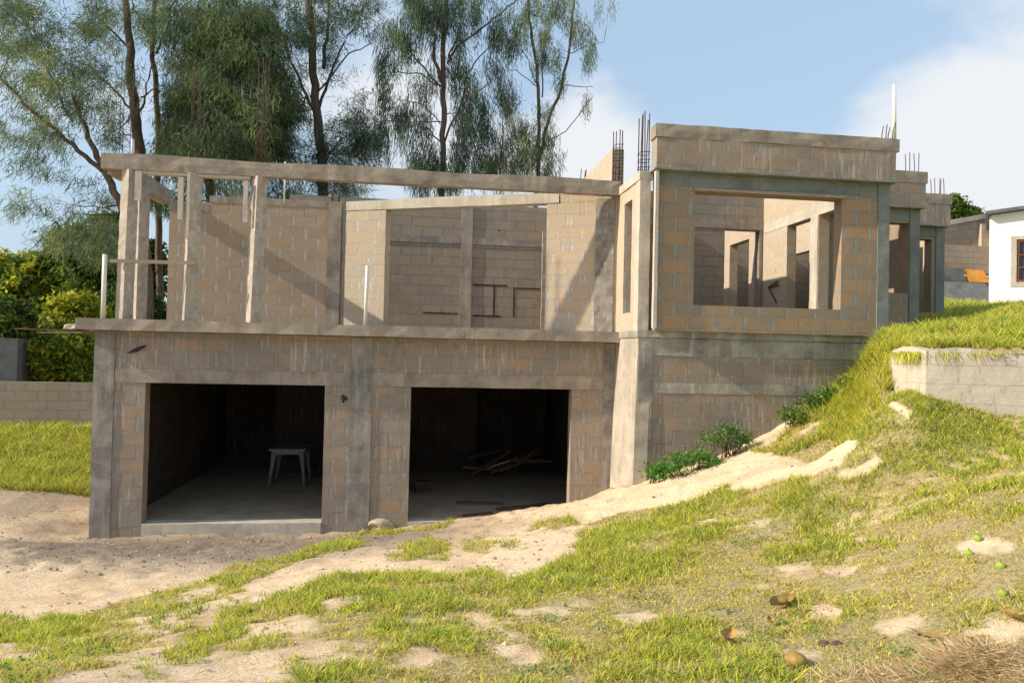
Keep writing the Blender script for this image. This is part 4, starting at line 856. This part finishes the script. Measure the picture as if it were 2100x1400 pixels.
# broad-leaved bushes and trees
def leafcloud(P,s,col,nrm_up=.3):
    n=len(P); a=rng.normal(0,1,(n,3)); a/=np.linalg.norm(a,axis=1,keepdims=True); b_=rng.normal(0,1,(n,3)); b_-=(a*b_).sum(1,keepdims=True)*a; b_/=np.linalg.norm(b_,axis=1,keepdims=True)
    V=np.stack([P-a*s[:,None],P-b_*s[:,None]*.45,P+a*s[:,None],P+b_*s[:,None]*.45],1).reshape(-1,3); F_=(np.arange(n)*4)[:,None]+np.arange(4)[None]
    return V,F_,np.repeat(col,4,axis=0)
def bush(name,Y,blobs,label,pal,seed,leaf=.07,dens=1.0,group=None,zb=.6,cat='bush',trunk=None):
    """blobs: (px,py,rx,ry)"""
    global rng
    rng=np.random.default_rng(seed); D=Y/1450; parts=[];cen=[]
    for (px,py,rx,ry) in blobs:
        c=atY(px,py,Y); R3=np.array([rx*D,max(rx,ry)*D*.8,ry*D]); cen.append((c,R3))
        nc=int(26*dens*max(1,(rx*ry)/900)); 
        for _ in range(nc):
            d=rng.normal(0,1,3); d/=np.linalg.norm(d); q=c+d*R3*rng.uniform(.55,1.02); rr=rng.uniform(.10,.26)*min(2.2,(rx*D+.4)); n=int(rng.integers(45,90))
            P=q+rng.normal(0,1,(n,3))*rr*np.array([.6,.6,.45]); cc=pick(1,pal,[1]*len(pal))[0]*rng.uniform(.75,1.25)
            parts.append(leafcloud(P,rng.uniform(.6,1.3,n)*leaf,cc*rng.uniform(.75,1.3,(n,1))))
    c0=cen[0][0]; root=empty(name,(c0[0],Y,zb),label,cat,group)
    segs=[]; b0=np.array([c0[0],Y,zb-.2])
    hub=np.array([c0[0],Y,zb+max(.3,(min(c[2]-R[2] for c,R in cen)-zb)*.8)])
    segs.append(([b0,hub],[.11,.085]))
    for c,R in cen: segs.append((segnoise(hub,c,4,.06,rng),[.07,.06,.045,.03,.02]))
    tube_obj('trunk',segs,M['bark'],root,6)
    V,F_,Cc=mergeF(parts); link('crown',npmesh('crown',V,F_,attrs={'col':Cc},uv=False),M['leaf'],root); return len(F_)
Yg=(.26,.30,.03);Yb=(.40,.40,.035);Gm=(.14,.21,.03);Gd=(.07,.12,.028);Gb=(.09,.14,.04)
BG='bushes and trees beyond the left wall'
cnt+=bush('leafy_tree',27,[(60,600,70,60),(110,560,50,45),(20,570,50,50),(150,610,50,60),(70,660,70,50),(30,640,50,60)],'broad yellow green tree at the left edge of the picture',[Yg,Gm,Yb,Gm,(.15,.19,.03)],31,.10,1.1,BG,.9,'tree')
cnt+=bush('leafy_bush',20,[(150,640,45,34),(105,660,30,26),(190,655,25,25),(140,668,50,20)],'bright yellow green bush just above the slab end',[Yb,Yg,Yb,(.22,.28,.03)],32,.07,1.3,BG,.8)
cnt+=bush('leafy_bush',19,[(110,740,55,45),(160,720,35,50),(70,765,30,22),(170,765,25,25),(90,700,40,25)],'yellow green bush directly behind the low boundary wall',[Yg,Yb,Gm,(.17,.24,.03)],33,.065,1.3,BG,.7)
cnt+=bush('leafy_bush',18.6,[(15,700,30,50),(20,650,30,40),(0,740,30,30)],'dark green bush at the left edge before the grey building',[Gd,Gm,Gd],34,.07,1.3,BG,.7)
cnt+=bush('leafy_tree',25,[(240,530,70,60),(200,560,50,50),(270,600,50,60),(230,480,50,40),(160,500,50,35),(310,560,30,60)],'dark green tree seen between the left terrace columns',[Gd,Gm,Gb,Gd],35,.09,1.1,BG,.9,'tree')
cnt+=bush('leafy_bush',22,[(250,640,60,40),(300,640,40,40),(215,700,40,40)],'shaded green bush low behind the left terrace columns',[Gm,Gd,Gb],36,.07,1.1,BG,.8)
cnt+=bush('leafy_tree',30,[(1965,428,28,22),(1990,440,25,14),(1955,412,14,12),(2020,450,18,8),(1950,445,30,20)],'small green treetop peeping over the outbuilding at right',[Gm,(.13,.2,.04),Gd],37,.09,1.4,None,5.2,'tree')
cnt+=bush('leafy_tree',40,[(-60,640,90,60),(-160,620,100,70),(-280,650,110,60)],'green tree mass just beyond the left edge',[Gm,Gd,Yg],38,.14,.8,BG,1.0,'tree')
# green shrub against the base wall
def shrub(name,pts,label,pal,seed,leaf):
    global rng
    rng=np.random.default_rng(seed); parts=[];segs=[]
    P0=[];
    for (px,py,rx,ry,Y) in pts:
        c=atY(px,py,Y); D=Y/1450; g_=float(height(c[0],c[1])); P0.append(np.array([c[0],c[1],g_]))
        for _ in range(int(9*max(1,rx*ry/300))):
            d=rng.normal(0,1,3); d/=np.linalg.norm(d); q=c+d*np.array([rx*D,min(rx*D,.2),ry*D])*rng.uniform(.3,1)
            q[2]=max(q[2],float(height(q[0],q[1]))+.03); segs.append((segnoise(np.array([c[0]+rng.normal(0,.05),c[1],g_-.02]),q,3,.02,rng),[.006,.005,.004,.002]))
            n=36; P=q+rng.normal(0,1,(n,3))*np.array([.075,.06,.05]); parts.append(leafcloud(P,rng.uniform(.6,1.3,n)*leaf,pick(1,pal,[1]*len(pal))[0]*rng.uniform(.75,1.3,(n,1))))
    root=empty(name,tuple(P0[0]),label,'shrub'); tube_obj('stem',segs,M['bark'],root,4)
    V,F_,Cc=mergeF(parts); link('foliage',npmesh('foliage',V,F_,attrs={'col':Cc},uv=False),M['leaf'],root); return len(F_)
Sg=[(.09,.18,.04),(.14,.26,.05),(.06,.12,.04)]
cnt+=shrub('green_shrub',[(1495,878,24,14,9.5),(1465,900,26,14,9.4),(1500,908,28,12,9.4),(1520,898,18,12,9.4)],'dark feathery green shrub against the block base wall',Sg,51,.022)
cnt+=shrub('green_shrub',[(1400,945,26,12,9.3),(1432,938,28,13,9.3),(1378,957,16,9,9.3),(1458,945,20,10,9.25)],'bright green low shrub left of the feathery one by the wall',[(.11,.25,.04),(.15,.32,.05),(.08,.19,.04)],52,.025)
cnt+=shrub('green_shrub',[(1340,966,16,12,9.45)],'small leafy plant at the foot of the corner column',[(.10,.24,.03),(.14,.30,.05)],53,.035)
cnt+=shrub('green_shrub',[(1700,808,24,12,9.5),(1660,822,26,12,9.5),(1740,792,24,12,9.5),(1620,850,24,12,9.4)],'dark green creeping growth high on the grassy bank by the wall',Sg,54,.03)
print('tree quads',cnt)
# ------------------------------------------------------------ small things on the grass
rng=np.random.default_rng(99)
for k,(px,py,r_,lab) in enumerate([(2005,1112,.028,'yellow green fruit highest of the four on bare soil at right'),(1986,1142,.029,'green fruit left of the others in the turf edge'),(2052,1170,.028,'green fruit on soil close to the right edge'),(2056,1222,.025,'lowest green fruit half sunk in the turf at right')]):
    h_=hit(px,py); z=float(height(*h_))+r_*.45; o=rock('green_fruit',(h_[0],h_[1],z),(r_,r_,r_*.92),'fruit',lab,'fruit','fallen green fruits',60+k,3,.04)
    for p in o.data.polygons: p.use_smooth=True
    st=tube_obj('stalk',[([(0,0,r_*.85),(.004,.002,r_*1.15)],.003)],M['bark'],None,5); st.parent=o
def deadleaf(px,py,L,Wd,rot,lab,cup=.35,seed=0,mat='deadleaf'):
    h_=hit(px,py); z=float(height(*h_))+.02; nu,nv=9,5; V=[]
    for i in range(nu):
        u=i/(nu-1); w_=Wd*math.sin(math.pi*min(1,u*.92+.06))**.8
        for j in range(nv):
            v=(j/(nv-1)-.5)*2; V.append(((u-.5)*L,v*w_/2,cup*Wd*v*v+.12*L*(u-.5)**2*2+.004*math.sin(i*3+j*2+seed)))
    top=[(i*nv+j,(i+1)*nv+j,(i+1)*nv+j+1,i*nv+j+1) for i in range(nu-1) for j in range(nv-1)]
    n0=len(V); V+=[(a,b_,c-.0015) for a,b_,c in V]; bot=[tuple(n0+q for q in reversed(f_)) for f_ in top]
    me=bpy.data.meshes.new('dry_leaf'); me.from_pydata(V,[],top+bot); me.update(); o=link('dry_leaf',me,M[mat],smooth=True); o.location=(h_[0],h_[1],z+.01); o.rotation_euler=(.15,-.1,rot)
    tag(o,lab,'leaf','dry fallen leaves'); s_=tube_obj('leaf_stalk',[([(-L*.5,0,.03),(-L*.78,.01,.05)],.0025)],M['wood'],None,5); s_.parent=o; return o
deadleaf(1606,1240,.19,.10,.2,'curled orange brown leaf alone in the middle of the right turf',.4)
deadleaf(1494,1318,.13,.09,.9,'olive brown dry leaf left of the purple debris',.3,1)
deadleaf(1915,1322,.16,.045,-.25,'long yellow leaf just above the straw heap',.2,2)
deadleaf(2078,1282,.11,.07,2.2,'orange leaf on bare soil at the right edge',.3,3)
deadleaf(1580,1276,.07,.045,1.2,'small yellow leaf fragment below the curled leaf',.3,4)
deadleaf(2010,1330,.12,.06,.1,'greenish dry leaf to the right above the straw heap',.3,6)
hr=hit(1632,1372); rock('seed_head',(hr[0],hr[1],float(height(*hr))+.03),(.055,.055,.04),'deadleaf','round yellow fibrous husk at the bottom left of the straw heap','husk',None,77,4,.06)
h_=hit(1690,1322)
for k,(dx,dy,s_) in enumerate([(0,0,.035),(.06,-.02,.03)]):
    rock('dark_clod',(h_[0]+dx,h_[1]+dy,float(height(h_[0]+dx,h_[1]+dy))+.01),(s_,s_*.8,s_*.6),'wood_dk',['dark purplish clod of debris in the right foreground','smaller dark clod touching the first one on its right'][k],'clod','dark clods in the turf',80+k)
# straw heap bottom right
def straw(cx,cy,rx,ry,hh,n,seed):
    r=np.random.default_rng(seed); a=r.uniform(0,2*np.pi,n); d=np.sqrt(r.random(n)); x=cx+np.cos(a)*d*rx; y=cy+np.sin(a)*d*ry
    z=height(x,y)+hh*(1-d**1.6)*r.uniform(.2,1.0,n)
    P=np.stack([x,y,z],1); az=r.uniform(0,2*np.pi,n); el=r.normal(.05,.25,n); dr=np.stack([np.cos(az)*np.cos(el),np.sin(az)*np.cos(el),np.sin(el)],1)
    pal=np.array([(.66,.48,.24),(.78,.62,.34),(.52,.33,.15),(.36,.22,.10),(.82,.70,.42)]); col=pal[r.integers(0,5,n)]*r.uniform(.7,1.15,(n,1))
    return strands(P,r.uniform(.04,.14,n),r.uniform(.0015,.0035,n),dr,col)
c1=hit(1985,1352); c2=hit(1800,1392)
V,F_,Cc=mergeF([straw(c1[0],c1[1]-.06,.19,.15,.085,15000,1),straw(c2[0],c2[1]-.07,.42,.14,.02,7000,2),straw(c1[0]+.2,c1[1]-.3,.35,.3,.08,9000,3)])
o=link('straw_heap',npmesh('straw_heap',V,F_,attrs={'col':Cc},uv=False),M['straw']); tag(o,'heap of dry brown straw in the bottom right corner','straw',kind='stuff')
# dry litter strewn on the bare sand
n=8200; x=np.concatenate([rng.uniform(-5.5,5.5,5200),rng.uniform(-8,-3.5,3000)]); y=np.concatenate([rng.uniform(2.3,11,5200),rng.uniform(8.5,13,3000)]); k=(grassmask(x,y)<.5)&(~footprint(x,y))&(fbm(x,y,1.3,3,66)>-.15); x=x[k];y=y[k];n=len(x)
az=rng.normal(.2,.8,n); el=rng.normal(0,.12,n); dr=np.stack([np.cos(az)*np.cos(el),np.sin(az)*np.cos(el),np.sin(el)],1)
pal=np.array([(.16,.09,.05),(.45,.32,.17),(.25,.16,.09),(.30,.30,.08)])
V,F_,Cc=strands(np.stack([x,y,height(x,y)+.006],1),rng.uniform(.02,.10,n)*(.6+y*.06),rng.uniform(.003,.006,n)*(.6+y*.08),dr,pal[rng.integers(0,4,n)]*rng.uniform(.6,1.3,(n,1)))
o=link('dry_litter',npmesh('dry_litter',V,F_,attrs={'col':Cc},uv=False),M['straw']); tag(o,'dry stalks and roots strewn over the bare sand','litter',kind='stuff')

# low broad-leaved weeds among the grass
rng=np.random.default_rng(123); n=2600; x=rng.uniform(-4.5,8,n); y=rng.uniform(2.4,10.5,n); k=(grassmask(x,y)>.35)&(~footprint(x,y))&(np.abs(behind(x,y)-.07)>.12)&(fbm(x,y,1.4,2,88)>.0); x=x[k];y=y[k];n=len(x); z=height(x,y)
m_=14; X=np.repeat(x,m_)+rng.normal(0,.035,n*m_); Y_=np.repeat(y,m_)+rng.normal(0,.035,n*m_); P=np.stack([X,Y_,np.repeat(z,m_)+rng.uniform(.01,.05,n*m_)],1)
nr=rng.normal(0,.45,(n*m_,3)); nr[:,2]=1; nr/=np.linalg.norm(nr,axis=1,keepdims=True); a=np.cross(nr,rng.normal(0,1,(n*m_,3))); a/=np.linalg.norm(a,axis=1,keepdims=True); b_=np.cross(nr,a); s_=rng.uniform(.006,.016,n*m_)[:,None]
V=np.stack([P-a*s_,P-b_*s_*.6,P+a*s_,P+b_*s_*.6],1).reshape(-1,3); Fq=(np.arange(n*m_)*4)[:,None]+np.arange(4)[None]; Cc=np.repeat(pick(n*m_,[(.10,.22,.04),(.16,.30,.05),(.28,.34,.06)],[3,3,1]),4,axis=0)
o=link('weeds',npmesh('weeds',V,Fq,attrs={'col':Cc},uv=False),M['leaf']); tag(o,'small broad leaved weeds growing between the grass','weeds',kind='stuff')
# grit and crumbs of mortar on the bare ground
n=6000; x=np.concatenate([rng.uniform(-5.5,6,n//2),rng.uniform(-6.5,.5,n//2)]); y=np.concatenate([rng.uniform(2.3,11,n//2),rng.uniform(8.0,11.0,n//2)]); k=(grassmask(x,y)<.4)&(~footprint(x,y,-.04)); x=x[k];y=y[k];n=len(x); r_=rng.gamma(2.0,.004,n).clip(.003,.03); z=height(x,y)+r_*.2
off=np.array([(1,0,0),(0,1,0),(-1,0,0),(0,-1,0),(0,0,.8),(0,0,-.8)])[None]*rng.uniform(.6,1.3,(n,6,1))*r_[:,None,None]; th=rng.uniform(0,6.28,n)
ox=off[...,0]*np.cos(th)[:,None]-off[...,1]*np.sin(th)[:,None]; oy=off[...,0]*np.sin(th)[:,None]+off[...,1]*np.cos(th)[:,None]
V=np.stack([ox+x[:,None],oy+y[:,None],off[...,2]+z[:,None]],2).reshape(-1,3); T3=np.array([(0,1,4),(1,2,4),(2,3,4),(3,0,4),(1,0,5),(2,1,5),(3,2,5),(0,3,5)]); Fq=((np.arange(n)*6)[:,None,None]+T3[None]).reshape(-1,3)
pal=np.array([(.52,.42,.32),(.38,.30,.23),(.62,.50,.38),(.30,.22,.16),(.48,.43,.37)]); Cc=np.repeat(pal[rng.integers(0,5,n)]*rng.uniform(.7,1.2,(n,1)),6,axis=0)
o=link('grit',npmesh('grit',V,Fq,attrs={'col':Cc},uv=False),M['straw']); tag(o,'small stones and mortar crumbs on the bare soil before the garages','gravel',kind='stuff')
